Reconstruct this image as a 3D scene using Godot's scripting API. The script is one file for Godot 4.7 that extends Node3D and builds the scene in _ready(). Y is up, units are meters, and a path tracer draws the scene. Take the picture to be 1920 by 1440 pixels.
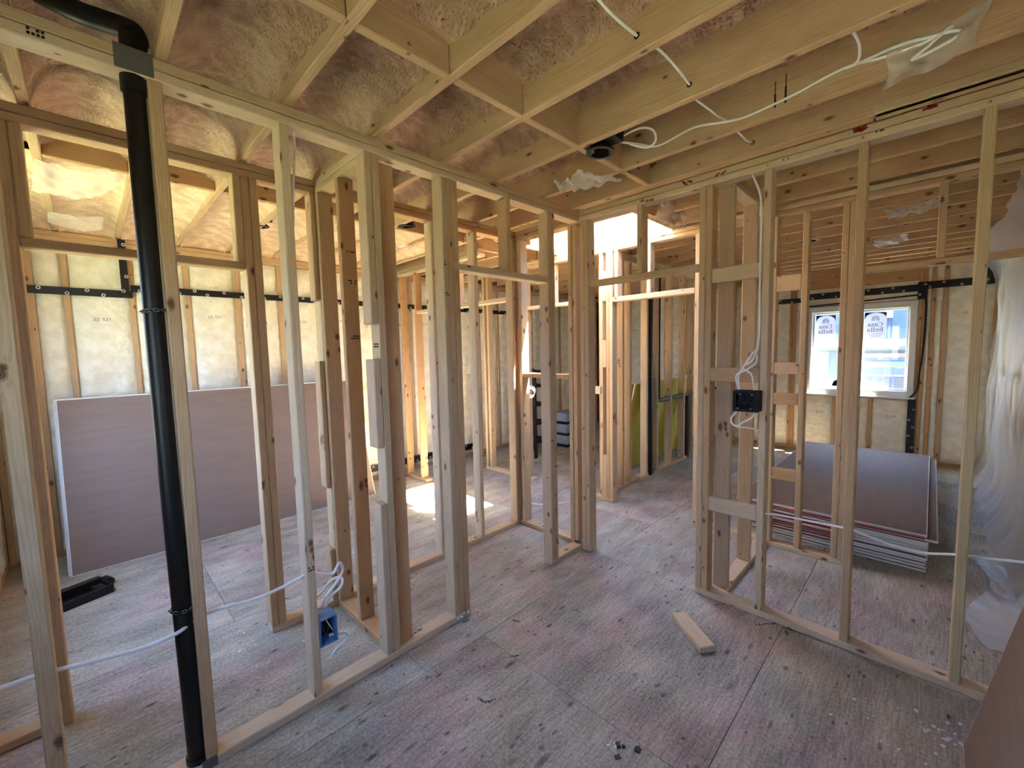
extends Node3D
# A house under construction: stud partitions, joisted ceiling with spray foam, plywood floor.
# +x runs along the left stud wall, -z towards the left outer wall, y is up; the camera stands at x = z = 0.

const H := 2.66
const PL := 0.038
var M := {}
var rng := RandomNumberGenerator.new()
var tones := ["pine", "pine", "warm", "pale", "pine", "pink"]


func _ready() -> void:
	rng.seed = 11
	camera()
	daylight()
	materials()
	shell()
	floor_panels()
	ceiling()
	outer_walls()
	stud_wall_left()
	stud_wall_closet()
	stud_wall_divider()
	stud_wall_right()
	stud_wall_hall()
	stud_wall_rooms()
	window_east()
	neighbour()
	drywall()
	drain_pipe()
	hall_things()
	cables()
	lights_and_bags()
	small_things()


# ------------------------------------------------------------------ camera and light
func camera() -> void:
	var f := 790.52
	var pi_ := 0.080054
	var ya := 0.784717
	var ro := -0.022583
	var fw := Vector3(cos(ya) * cos(pi_), -sin(pi_), -sin(ya) * cos(pi_))
	var r := Vector3(sin(ya), 0, cos(ya))
	var u := r.cross(fw)
	var c := Camera3D.new()
	c.name = "camera"
	c.fov = rad_to_deg(2.0 * atan(720.0 / f))
	c.near = 0.02
	c.transform = Transform3D(Basis(r * cos(ro) + u * sin(ro), u * cos(ro) - r * sin(ro), -fw), Vector3(0, 1.6199, 0))
	add_child(c)
	c.current = true


func daylight() -> void:
	var we := WorldEnvironment.new()
	we.name = "world"
	var e := Environment.new()
	var sm := ProceduralSkyMaterial.new()
	sm.sky_top_color = Color(0.58, 0.74, 1.0)
	sm.sky_horizon_color = Color(0.77, 0.87, 1.0)
	sm.ground_horizon_color = Color(0.70, 0.72, 0.70)
	sm.ground_bottom_color = Color(0.45, 0.46, 0.42)
	sm.sky_curve = 0.25
	sm.sky_energy_multiplier = 1.0
	var sky := Sky.new()
	sky.sky_material = sm
	e.sky = sky
	e.background_mode = Environment.BG_SKY
	e.background_energy_multiplier = 3.0
	e.tonemap_mode = Environment.TONE_MAPPER_LINEAR
	e.tonemap_exposure = 8.2
	e.sdfgi_enabled = true
	e.ssao_enabled = true
	e.ssil_enabled = true
	we.environment = e
	add_child(we)
	var s := DirectionalLight3D.new()
	s.name = "sun"
	s.light_color = Color(1.0, 0.93, 0.80)
	s.light_energy = 14.0
	s.light_angular_distance = 0.6
	s.shadow_enabled = true
	add_child(s)
	s.look_at_from_position(Vector3(0.30, 1.0, 0.5) * 20.0, Vector3.ZERO, Vector3.UP)


# ------------------------------------------------------------------ materials
func noise(freq: float, sd: int, oct := 4) -> FastNoiseLite:
	var n := FastNoiseLite.new()
	n.seed = sd
	n.noise_type = FastNoiseLite.TYPE_SIMPLEX_SMOOTH
	n.frequency = freq
	n.fractal_octaves = oct
	return n


func stretched(nw: int, nh: int, w: int, h: int, freq: float, sd: int) -> PackedByteArray:
	var im: Image = noise(freq, sd, 3).get_seamless_image(nw, nh, false, false, 0.2)
	im.resize(w, h, Image.INTERPOLATE_CUBIC)
	im.convert(Image.FORMAT_L8)
	return im.get_data()


func wood_image(sd: int) -> ImageTexture:
	var w := 1536
	var h := 256
	var rg := RandomNumberGenerator.new()
	rg.seed = sd
	var fine := stretched(96, 256, w, h, 0.2, sd)
	var wide := stretched(24, 64, w, h, 0.05, sd + 1)
	var blot := stretched(96, 32, w, h, 0.08, sd + 2)
	var warp := PackedFloat32Array()
	warp.resize(w * h)
	var dark := PackedFloat32Array()
	dark.resize(w * h)
	for k in 13:
		var cx := rg.randi_range(90, w - 90)
		var cy := rg.randi_range(40, h - 40)
		var r := rg.randf_range(3.0, 9.5)
		var el := rg.randf_range(1.0, 1.9)
		for dy in range(-38, 39):
			for dx in range(-80, 81):
				var d := sqrt(dx * dx / (el * el) + dy * dy) / r
				var i := (cy + dy) * w + cx + dx
				warp[i] += signf(dy) * r * 1.3 * exp(-(dx * dx) / (14.0 * r * r) - absf(dy) / (1.4 * r))
				if d < 1.6:
					dark[i] = maxf(dark[i], clampf(1.55 - d, 0, 1) * (0.8 + 0.2 * sin(d * 11.0)))
	var out := PackedByteArray()
	out.resize(w * h * 3)
	var kf := TAU * 34.0 / h
	for y in h:
		for x in w:
			var i := y * w + x
			var ph := (y + warp[i]) * kf + wide[i] * 0.09
			var g := 0.5 + 0.5 * sin(ph)
			var t := 0.30 * g * g + fine[i] * 0.0016 + (blot[i] - 128) * 0.0011
			var k := dark[i]
			out[i * 3] = int(clampf(222.0 - 44.0 * t - 112.0 * k, 0, 255))
			out[i * 3 + 1] = int(clampf(202.0 - 50.0 * t - 122.0 * k, 0, 255))
			out[i * 3 + 2] = int(clampf(174.0 - 56.0 * t - 112.0 * k, 0, 255))
	return ImageTexture.create_from_image(Image.create_from_data(w, h, false, Image.FORMAT_RGB8, out))


func floor_image() -> ImageTexture:
	var w := 1280
	var h := 1280
	var rg := RandomNumberGenerator.new()
	rg.seed = 5
	var fine := stretched(64, 1280, w, h, 0.25, 21)
	var mid := stretched(80, 320, w, h, 0.06, 22)
	var blot := stretched(160, 160, w, h, 0.030, 23)
	var rose := stretched(128, 128, w, h, 0.028, 24)
	var grit := stretched(640, 640, w, h, 0.25, 25)
	var dark := PackedFloat32Array()
	dark.resize(w * h)
	for k in 520:
		var cx := rg.randi_range(24, w - 24)
		var cy := rg.randi_range(24, h - 24)
		var r := rg.randf_range(0.8, 2.6) if k % 4 else rg.randf_range(2.5, 5.5)
		var el := rg.randf_range(1.0, 3.2)
		var a := rg.randf_range(0.25, 0.85)
		var soft := 0.5 if k % 4 else 1.0
		var ex := mini(22, int(r * el * 1.8) + 1)
		var ey := mini(22, int(r * 1.8) + 1)
		for dy in range(-ey, ey + 1):
			for dx in range(-ex, ex + 1):
				var d := sqrt(dx * dx / (el * el) + dy * dy) / r
				var i := (cy + dy) * w + cx + dx
				dark[i] = maxf(dark[i], a * clampf((1.4 - d) / (0.4 + soft), 0, 1))
	var out := PackedByteArray()
	out.resize(w * h * 3)
	for i in w * h:
		var s := (fine[i] - 128) * 0.0015 + (mid[i] - 128) * 0.0008
		if fine[i] > 186:
			s -= (fine[i] - 186) * 0.006
		s += (blot[i] - 128) * 0.0009 + (grit[i] - 128) * 0.0013
		var ro := clampf((rose[i] - 140) * 0.02, 0, 1)
		var v := (1.0 + s) * (1.0 - 0.75 * dark[i])
		out[i * 3] = int(clampf((166.0 + 2.0 * ro) * v, 0, 255))
		out[i * 3 + 1] = int(clampf((162.0 - 7.0 * ro) * v, 0, 255))
		out[i * 3 + 2] = int(clampf((150.0 - 2.0 * ro) * v, 0, 255))
	return ImageTexture.create_from_image(Image.create_from_data(w, h, false, Image.FORMAT_RGB8, out))


func bump(sd: int, freq: float, strength: float, kind := FastNoiseLite.TYPE_SIMPLEX_SMOOTH, sz := 512) -> ImageTexture:
	var n := noise(freq, sd, 5)
	n.noise_type = kind
	var im: Image = n.get_seamless_image(sz, sz, false, false, 0.15)
	im.convert(Image.FORMAT_RGBA8)
	im.bump_map_to_normal_map(strength)
	return ImageTexture.create_from_image(im)


func mottled(sd: int, freq: float, a: Color, b: Color, sz := 512) -> ImageTexture:
	var im: Image = noise(freq, sd, 5).get_seamless_image(sz, sz, false, false, 0.15)
	im.convert(Image.FORMAT_L8)
	var src := im.get_data()
	var out := PackedByteArray()
	out.resize(sz * sz * 3)
	for i in sz * sz:
		var c := a.lerp(b, smoothstep(50, 205, src[i]))
		out[i * 3] = c.r8
		out[i * 3 + 1] = c.g8
		out[i * 3 + 2] = c.b8
	return ImageTexture.create_from_image(Image.create_from_data(sz, sz, false, Image.FORMAT_RGB8, out))


func mat(nm: String, c: Color, rough := 0.8, metal := 0.0) -> StandardMaterial3D:
	var m := StandardMaterial3D.new()
	m.resource_name = nm
	m.albedo_color = c
	m.roughness = rough
	m.metallic = metal
	m.cull_mode = BaseMaterial3D.CULL_DISABLED
	M[nm] = m
	return m


func materials() -> void:
	var wt := [wood_image(3), wood_image(8)]
	var tint := {"pine": Color(0.93, 0.91, 0.88), "warm": Color(0.92, 0.865, 0.80), "pale": Color(1.0, 1.0, 1.0), "pink": Color(0.93, 0.90, 0.89), "green": Color(0.95, 0.95, 0.87), "orange": Color(0.93, 0.83, 0.72), "joist": Color(0.91, 0.855, 0.80)}
	for k in tint:
		for v in 2:
			var m := mat(k + str(v), tint[k], 0.78)
			m.albedo_texture = wt[v]
	var fl := mat("floor", Color(1, 1, 1), 0.62)
	fl.albedo_texture = floor_image()
	mat("slab", Color(0.42, 0.36, 0.30), 0.9)
	var fo := mat("foam", Color(1, 1, 1), 0.42)
	fo.albedo_texture = mottled(31, 0.014, Color(0.66, 0.515, 0.425), Color(0.77, 0.645, 0.55))
	fo.normal_enabled = true
	fo.normal_texture = bump(32, 0.06, 12.0)
	fo.normal_scale = 1.1
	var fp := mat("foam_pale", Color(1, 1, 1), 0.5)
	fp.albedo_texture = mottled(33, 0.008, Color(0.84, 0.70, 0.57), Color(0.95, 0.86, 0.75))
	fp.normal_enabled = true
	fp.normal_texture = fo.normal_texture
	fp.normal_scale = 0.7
	for m: StandardMaterial3D in [fo, fp]:
		m.uv1_triplanar = true
		m.uv1_world_triplanar = true
		m.uv1_scale = Vector3.ONE * 1.7
	var ba := mat("batt", Color(1, 1, 1), 0.42)
	ba.albedo_texture = mottled(41, 0.012, Color(0.90, 0.885, 0.81), Color(0.95, 0.94, 0.89))
	ba.normal_enabled = true
	ba.normal_texture = bump(42, 0.03, 4.0)
	ba.normal_scale = 0.8
	var ply := mat("plywood", Color(0.90, 0.80, 0.62), 0.8)
	ply.albedo_texture = mottled(51, 0.01, Color(0.85, 0.85, 0.85), Color(1, 1, 1))
	var osb := mat("osb", Color(1, 1, 1), 0.85)
	osb.albedo_texture = mottled(52, 0.06, Color(0.56, 0.42, 0.28), Color(0.76, 0.62, 0.44))
	var pap := mat("paper", Color(1, 1, 1), 0.7)
	pap.albedo_texture = mottled(61, 0.008, Color(0.50, 0.432, 0.392), Color(0.52, 0.452, 0.412))
	mat("gypsum", Color(0.90, 0.90, 0.89), 0.8)
	mat("red_tape", Color(0.62, 0.10, 0.12), 0.6)
	mat("blue_tape", Color(0.06, 0.32, 0.70), 0.5)
	mat("white_tape", Color(0.92, 0.94, 0.97), 0.5)
	mat("yellow_board", Color(0.80, 0.76, 0.30), 0.75)
	mat("membrane", Color(0.035, 0.05, 0.10), 0.45)
	mat("print_white", Color(0.88, 0.88, 0.88), 0.6)
	mat("ink", Color(0.30, 0.29, 0.27), 0.9)
	mat("ink_dark", Color(0.11, 0.09, 0.08), 0.9)
	mat("red_paint", Color(0.50, 0.06, 0.05), 0.8)
	mat("black_plastic", Color(0.022, 0.022, 0.024), 0.45)
	mat("black_dull", Color(0.03, 0.03, 0.032), 0.6)
	mat("grey_abs", Color(0.16, 0.17, 0.18), 0.5)
	mat("steel", Color(0.62, 0.63, 0.65), 0.35, 1.0)
	mat("steel_plate", Color(0.40, 0.39, 0.38), 0.6, 0.15)
	mat("white_cable", Color(0.95, 0.955, 0.96), 0.5)
	mat("blue_box", Color(0.36, 0.52, 0.71), 0.5)
	mat("blue_pale", Color(0.62, 0.70, 0.80), 0.5)
	mat("copper", Color(0.60, 0.38, 0.26), 0.4, 1.0)
	mat("vinyl", Color(0.90, 0.92, 0.94), 0.4)
	mat("sticker", Color(0.88, 0.88, 0.90), 0.7)
	M["sticker"].backlight_enabled = true
	M["sticker"].backlight = Color(0.75, 0.75, 0.78)
	mat("sticker_dark", Color(0.22, 0.24, 0.30), 0.7)
	mat("sticker_green", Color(0.55, 0.78, 0.70), 0.7)
	var g := mat("glass", Color(0.85, 0.92, 0.98, 0.10), 0.02)
	g.transparency = BaseMaterial3D.TRANSPARENCY_ALPHA
	var p := mat("poly", Color(0.90, 0.93, 0.96, 0.36), 0.3)
	p.transparency = BaseMaterial3D.TRANSPARENCY_ALPHA
	var b := mat("bag", Color(0.97, 0.96, 0.95, 0.33), 0.28)
	b.transparency = BaseMaterial3D.TRANSPARENCY_ALPHA
	mat("siding", Color(0.14, 0.23, 0.38), 0.8)
	mat("siding_pale", Color(0.23, 0.30, 0.40), 0.8)
	mat("shingle", Color(0.20, 0.24, 0.28), 0.95)
	mat("fascia", Color(0.07, 0.10, 0.15), 0.7)
	mat("brick_pale", Color(0.36, 0.31, 0.32), 0.9)
	mat("iron", Color(0.05, 0.07, 0.10), 0.6)
	mat("lawn", Color(0.36, 0.40, 0.30), 1.0)
	mat("render", Color(0.80, 0.79, 0.77), 0.9)


# ------------------------------------------------------------------ helpers
func org(n: Node) -> Vector3:
	var o := Vector3.ZERO
	while n is Node3D and n != self:
		o += n.position
		n = n.get_parent()
	return o


func tag(o: Node3D, label: String, cat: String, group := "", kind := "") -> Node3D:
	if label:
		o.set_meta("label", label)
	if cat:
		o.set_meta("category", cat)
	if group:
		o.set_meta("group", group)
	if kind:
		o.set_meta("kind", kind)
	return o


func thing(nm: String, label: String, cat: String, pos := Vector3.ZERO, group := "", kind := "") -> Node3D:
	var o := Node3D.new()
	o.name = nm
	o.position = pos
	add_child(o, true)
	return tag(o, label, cat, group, kind)


func put(par: Node, nm: String, mesh: Mesh, m: String, pos := Vector3.ZERO, local := false) -> MeshInstance3D:
	var o := MeshInstance3D.new()
	o.name = nm
	o.mesh = mesh
	o.material_override = M[m]
	o.position = pos if local or par == self else pos - org(par)
	par.add_child(o, true)
	return o


func quad(V: PackedVector3Array, N: PackedVector3Array, U: PackedVector2Array, P: Array, n: Vector3, uv: Callable) -> void:
	var flip: bool = (P[1] - P[0]).cross(P[2] - P[0]).dot(n) > 0
	var order := [0, 2, 1, 0, 3, 2] if flip else [0, 1, 2, 0, 2, 3]
	if P.size() == 3:
		order = [0, 2, 1] if flip else [0, 1, 2]
	for k in order:
		V.append(P[k])
		N.append(n)
		U.append(uv.call(P[k], n))


# An eased-edge board; its grain runs along its longest side.
func board_mesh(s: Vector3, ch := 0.004, scale := 1.0, ax := -1) -> ArrayMesh:
	var h := s * 0.5
	var c := minf(ch, minf(s.x, minf(s.y, s.z)) * 0.22)
	if ax < 0:
		ax = s.max_axis_index()
	var ou := rng.randf()
	var ov := rng.randf()
	var uv := func(p: Vector3, n: Vector3) -> Vector2:
		var k := n.abs().max_axis_index()
		if k == ax:
			return Vector2(p[(ax + 1) % 3] * 0.3 + ou, p[(ax + 2) % 3] / 0.32 + ov) * scale
		return Vector2(p[ax] / 2.4 + ou, p[3 - ax - k] / 0.32 + ov + k * 0.31) * scale
	var V := PackedVector3Array()
	var N := PackedVector3Array()
	var U := PackedVector2Array()
	for a in 3:
		var b := (a + 1) % 3
		var d := (a + 2) % 3
		for s1: float in [-1.0, 1.0]:
			var P := []
			for q in [[-1, -1], [1, -1], [1, 1], [-1, 1]]:
				var v := Vector3.ZERO
				v[a] = s1 * h[a]
				v[b] = q[0] * (h[b] - c)
				v[d] = q[1] * (h[d] - c)
				P.append(v)
			var n := Vector3.ZERO
			n[a] = s1
			quad(V, N, U, P, n, uv)
			for s2: float in [-1.0, 1.0]:
				P = []
				for q in [[0, -1], [0, 1], [1, 1], [1, -1]]:
					var v := Vector3.ZERO
					v[a] = s1 * (h[a] if q[0] == 0 else h[a] - c)
					v[b] = s2 * (h[b] - c if q[0] == 0 else h[b])
					v[d] = q[1] * (h[d] - c)
					P.append(v)
				n = Vector3.ZERO
				n[a] = s1 * 0.7072
				n[b] = s2 * 0.7070
				quad(V, N, U, P, n, uv)
	for sx: float in [-1.0, 1.0]:
		for sy: float in [-1.0, 1.0]:
			for sz: float in [-1.0, 1.0]:
				var sg := Vector3(sx, sy, sz)
				var P := [sg * Vector3(h.x, h.y - c, h.z - c), sg * Vector3(h.x - c, h.y, h.z - c), sg * Vector3(h.x - c, h.y - c, h.z)]
				quad(V, N, U, P, sg.normalized(), uv)
	return arrays(V, N, U)


func arrays(V: PackedVector3Array, N: PackedVector3Array, U: PackedVector2Array) -> ArrayMesh:
	var a := []
	a.resize(Mesh.ARRAY_MAX)
	a[Mesh.ARRAY_VERTEX] = V
	a[Mesh.ARRAY_NORMAL] = N
	a[Mesh.ARRAY_TEX_UV] = U
	var m := ArrayMesh.new()
	m.add_surface_from_arrays(Mesh.PRIMITIVE_TRIANGLES, a)
	return m


func bd(par: Node, nm: String, x0: float, x1: float, y0: float, y1: float, z0: float, z1: float, tone := "", ch := 0.004) -> MeshInstance3D:
	if tone == "":
		tone = tones[rng.randi() % tones.size()]
	var m := tone if M.has(tone) else tone + str(rng.randi() % 2)
	return put(par, nm, board_mesh(Vector3(x1 - x0, y1 - y0, z1 - z0), ch), m, Vector3(x0 + x1, y0 + y1, z0 + z1) * 0.5)


# upright between the bottom plate and the double top plate
func st(par: Node, x0: float, x1: float, z0: float, z1: float, tone := "", nm := "stud", y0 := PL, y1 := 2.584) -> MeshInstance3D:
	return bd(par, nm, x0, x1, y0, y1, z0, z1, tone)


# a sheet of nu by nv cells; f(u, v) gives the point
func sheet(nu: int, nv: int, f: Callable, uvs := Vector2.ONE) -> ArrayMesh:
	var t := SurfaceTool.new()
	t.begin(Mesh.PRIMITIVE_TRIANGLES)
	t.set_smooth_group(0)
	for j in nv + 1:
		for i in nu + 1:
			t.set_uv(Vector2(float(i) / nu, float(j) / nv) * uvs)
			t.add_vertex(f.call(float(i) / nu, float(j) / nv))
	for j in nv:
		for i in nu:
			var k := j * (nu + 1) + i
			for q in [k, k + 1, k + nu + 2, k, k + nu + 2, k + nu + 1]:
				t.add_index(q)
	t.generate_normals()
	return t.commit()


func smooth_path(pts: Array, per := 6) -> PackedVector3Array:
	var out := PackedVector3Array()
	var n := pts.size()
	for i in n - 1:
		var p0: Vector3 = pts[maxi(i - 1, 0)]
		var p1: Vector3 = pts[i]
		var p2: Vector3 = pts[i + 1]
		var p3: Vector3 = pts[mini(i + 2, n - 1)]
		for k in per:
			out.append(p1.cubic_interpolate(p2, p0, p3, float(k) / per))
	out.append(pts[n - 1])
	return out


func tube(pts: Array, r: float, sides := 8, per := 6, flat := 1.0) -> ArrayMesh:
	var p := smooth_path(pts, per)
	var n := p.size()
	var ups := PackedVector3Array()
	var up := Vector3.UP if absf((p[1] - p[0]).normalized().y) < 0.9 else Vector3.RIGHT
	var T := PackedVector3Array()
	for i in n:
		var t := (p[mini(i + 1, n - 1)] - p[maxi(i - 1, 0)]).normalized()
		up = (up - t * up.dot(t)).normalized()
		T.append(t)
		ups.append(up)
	var f := func(u: float, v: float) -> Vector3:
		var i := int(round(v * (n - 1)))
		var s := T[i].cross(ups[i])
		return p[i] + ups[i] * cos(u * TAU) * r + s * sin(u * TAU) * r * flat
	return sheet(sides, n - 1, f, Vector2(1, 4))


func lathe(profile: Array, sides := 28) -> ArrayMesh:
	var n := profile.size()
	var V := PackedVector3Array()
	var N := PackedVector3Array()
	var U := PackedVector2Array()
	for i in n - 1:
		var a: Vector2 = profile[i]
		var b: Vector2 = profile[i + 1]
		for k in sides:
			var t0 := TAU * k / sides
			var t1 := TAU * (k + 1) / sides
			var P := [Vector3(a.x * cos(t0), a.y, a.x * sin(t0)), Vector3(a.x * cos(t1), a.y, a.x * sin(t1)), Vector3(b.x * cos(t1), b.y, b.x * sin(t1)), Vector3(b.x * cos(t0), b.y, b.x * sin(t0))]
			var tm := (t0 + t1) * 0.5
			var d := b - a
			var o := Vector2(d.y, -d.x).normalized()
			for q in [0, 1, 2, 0, 2, 3]:
				var tq := t0 if q == 0 or q == 3 else t1
				V.append(P[q])
				N.append(Vector3(o.x * cos(tq), o.y, o.x * sin(tq)))
				U.append(Vector2(tq / TAU, float(i)))
	return arrays(V, N, U)


func text(par: Node, nm: String, s: String, m: String, pos: Vector3, b: Basis, size: float, font := "Droid Sans") -> MeshInstance3D:
	var t := TextMesh.new()
	var f := SystemFont.new()
	f.font_names = PackedStringArray([font])
	t.font = f
	t.text = s
	t.font_size = 32
	t.pixel_size = size / 24.0
	t.depth = 0.0012
	var o := put(par, nm, t, m, pos)
	o.basis = b
	return o


func join_boxes(list: Array, ch := 0.0) -> ArrayMesh:
	var t := SurfaceTool.new()
	t.begin(Mesh.PRIMITIVE_TRIANGLES)
	for q in list:
		var a: Vector3 = q[0]
		var b: Vector3 = q[1]
		t.append_from(board_mesh(b - a, ch if ch > 0 else 0.002), 0, Transform3D(Basis.IDENTITY, (a + b) * 0.5))
	return t.commit()


# ------------------------------------------------------------------ shell
func shell() -> void:
	put(self, "ground", sheet(4, 4, func(u, v): return Vector3(-30 + 70 * u, -3.0, -35 + 70 * v)), "lawn").set_meta("kind", "structure")
	var base := thing("foundation", "plain rendered storey below the plywood floor", "foundation", Vector3(3.5, -3, -2.2), "", "structure")
	put(base, "base_wall", board_mesh(Vector3(8.5, 2.7, 5.9), 0.01), "render", Vector3(3.6, -1.65, -2.25))


func floor_panels() -> void:
	var fl := thing("floor", "scuffed plywood subfloor sheets with dark knots and rosy stains", "floor", Vector3(3.5, 0, -2.2), "", "structure")
	put(fl, "subfloor", board_mesh(Vector3(8.5, 0.28, 5.9), 0.01), "slab", Vector3(3.6, -0.16, -2.25))
	var rows := [[-5.2, -4.175, [-0.7, 1.74, 4.18, 6.62, 7.8]], [-4.175, -2.966, [-0.7, 0.52, 2.96, 5.4, 7.8]], [-2.966, -1.757, [-0.7, 1.10, 3.54, 5.98, 7.8]], [-1.757, -0.548, [-0.7, 1.48, 2.74, 5.18, 7.8]], [-0.548, 0.70, [-0.7, 0.26, 2.70, 5.14, 7.8]]]
	for r in rows:
		var xs: Array = r[2]
		for i in xs.size() - 1:
			var m := board_mesh(Vector3(xs[i + 1] - xs[i] - 0.0025, 0.02, r[1] - r[0] - 0.0025), 0.0012)
			# one metre of ply is a third of the texture
			var a := m.surface_get_arrays(0)
			var U: PackedVector2Array = a[Mesh.ARRAY_TEX_UV]
			var V: PackedVector3Array = a[Mesh.ARRAY_VERTEX]
			var o := Vector2(rng.randf(), rng.randf())
			for k in U.size():
				U[k] = Vector2(V[k].x, V[k].z) / 3.0 + o
			put(fl, "floor_panel", arrays(V, a[Mesh.ARRAY_NORMAL], U), "floor", Vector3((xs[i] + xs[i + 1]) * 0.5, -0.01, (r[0] + r[1]) * 0.5))


# ------------------------------------------------------------------ ceiling
var JX := [-0.09, 0.277, 0.684, 1.082, 1.486, 1.904, 2.333, 2.673]

func foam_bay(par: Node, x0: float, x1: float, z0: float, z1: float, ys: float, ym: float, lump: float, m_ := "foam") -> void:
	var n1 := noise(1.1, 71, 3)
	var n2 := noise(9.0, 72, 3)
	var nv := int((z1 - z0) / 0.028)
	var f := func(u: float, v: float) -> Vector3:
		var x := lerpf(x0, x1, u)
		var z := lerpf(z0, z1, v)
		var e := minf(minf(v, 1 - v) * (z1 - z0) / 0.13, 1.0)
		var p := pow(maxf(4 * u * (1 - u), 0.0), 0.55) * (0.25 + 0.75 * sqrt(e))
		var y := lerpf(ys, ym, p) + n1.get_noise_2d(x * 1.2, z) * lump * 1.3 + n2.get_noise_2d(x, z) * lump * 0.7
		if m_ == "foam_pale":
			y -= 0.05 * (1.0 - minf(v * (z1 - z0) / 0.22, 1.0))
		return Vector3(x, y, z) - Vector3((x0 + x1) * 0.5, 0, (z0 + z1) * 0.5)
	var m := sheet(14, nv, f, Vector2((x1 - x0) * 1.6, (z1 - z0) * 1.6))
	put(par, "spray_foam", m, m_, Vector3((x0 + x1) * 0.5, 0, (z0 + z1) * 0.5))


func joist(par: Node, xr: float, z0: float, z1: float, tone := "joist") -> void:
	bd(par, "joist", xr - 0.038, xr, H + 0.001, H + 0.236, z0, z1, tone)


func ceiling() -> void:
	var c := thing("ceiling", "open timber joists and blocking with tan spray foam between them", "ceiling", Vector3(3, H, -2.2), "", "structure")
	# roof deck with the skylight opening left in it, sized for sun patch and hall light
	for q in [[-0.75, 2.82, -5.25, 0.78], [3.82, 7.95, -5.25, 0.78], [2.82, 3.82, -5.25, -3.0], [2.82, 3.82, -1.68, 0.78], [2.82, 3.10, -3.0, -1.68]]:
		bd(c, "roof_deck", q[0], q[1], 2.99, 3.10, q[2], q[3], "osb", 0.005)
	for q in [[2.82, 3.82, -3.02, -3.0, 0], [3.05, 3.82, -1.70, -1.68, 0], [3.05, 3.07, -3.0, -1.70, 0], [3.80, 3.82, -3.325, -1.70, 0]]:
		bd(c, "well_panel", q[0], q[1], H + 0.002, 2.985, q[2], q[3], "plywood")
	for j in JX:
		joist(c, j, -5.05, 0.6)
	joist(c, -0.5, -5.05, 0.6)
	for k in JX.size():
		var a: float = JX[k]
		var b: float = (JX[k + 1] if k + 1 < JX.size() else 2.85) - 0.038
		if k + 1 >= JX.size():
			break
		if k > 0:
			bd(c, "blocking", a + 0.001, b - 0.001, H + 0.001, H + 0.236, -1.373, -1.335, "joist")
		bd(c, "blocking", a + 0.001, b - 0.001, H + 0.001, H + 0.236, -3.28, -3.242, "orange" if k < 3 else "joist")
		foam_bay(c, a, b, -1.335, 0.6, [2.735, 2.735, 2.745, 2.79, 2.86, 2.87, 2.87][k], 2.885 if k < 4 else 2.91, 0.028 if k < 4 else 0.016)
		foam_bay(c, a, b, -3.242, -1.373, [2.715, 2.715, 2.72, 2.74, 2.78, 2.84, 2.86][k], 2.86 if k < 4 else 2.89, 0.030 if k < 4 else 0.02)
		foam_bay(c, a, b, -5.09, -3.28, 2.685, 2.735, 0.016, "foam_pale")
	foam_bay(c, -0.5, -0.128, -3.28, 0.6, 2.72, 2.82, 0.03)
	foam_bay(c, -0.5, -0.128, -5.09, -3.28, 2.685, 2.735, 0.016, "foam_pale")
	# rooms to the right: deeper into the house the bays are bare
	for x in [2.93, 3.31, 3.70]:
		joist(c, x, -1.68, 0.6, "warm")
		joist(c, x, -5.05, -3.345, "warm")
	bd(c, "trimmer", 2.84, 3.80, H + 0.001, H + 0.236, -1.662, -1.624, "joist")
	bd(c, "trimmer", 2.84, 3.80, H + 0.001, H + 0.236, -3.384, -3.346, "joist")
	for x in [4.06, 4.46, 4.80, 5.22, 5.66, 6.07, 6.42, 6.76, 7.10, 7.42, 7.74]:
		joist(c, x, -5.05, 0.6, "warm")
	bd(c, "deck_underside", 2.84, 3.79, H + 0.237, H + 0.255, -1.62, 0.7, "osb")
	bd(c, "deck_underside", 2.84, 3.79, H + 0.237, H + 0.255, -5.15, -3.386, "osb")
	bd(c, "deck_underside", 3.83, 7.85, H + 0.237, H + 0.255, -5.15, 0.7, "osb")
	# nailers lying on the right wall's plates
	bd(c, "nailer", 2.626, 2.712, H + 0.001, H + 0.039, -0.235, 0.55, "pine")
	bd(c, "nailer", 2.676, 2.714, H + 0.001, H + 0.09, -1.93, -0.24, "warm")


# ------------------------------------------------------------------ outer walls
func batt(par: Node, o: Vector3, a: Vector3, b: Vector3, n: Vector3, sd: int) -> MeshInstance3D:
	var nn := noise(3.0, 80 + sd, 3)
	var f := func(u: float, v: float) -> Vector3:
		var e := minf(minf(u, 1 - u) * a.length() / 0.05, 1.0) * minf(minf(v, 1 - v) * b.length() / 0.05, 1.0)
		var p := a * (u - 0.5) + b * (v - 0.5)
		var q := o + p
		return p + n * ((0.026 + 0.03 * nn.get_noise_3d(q.x, q.y * 0.7, q.z)) * sqrt(maxf(e, 0.0)) - 0.012)
	return put(par, "batt", sheet(maxi(6, int(a.length() / 0.04)), maxi(6, int(b.length() / 0.06)), f, Vector2(a.length(), b.length())), "batt", o + (a + b) * 0.5)


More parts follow.
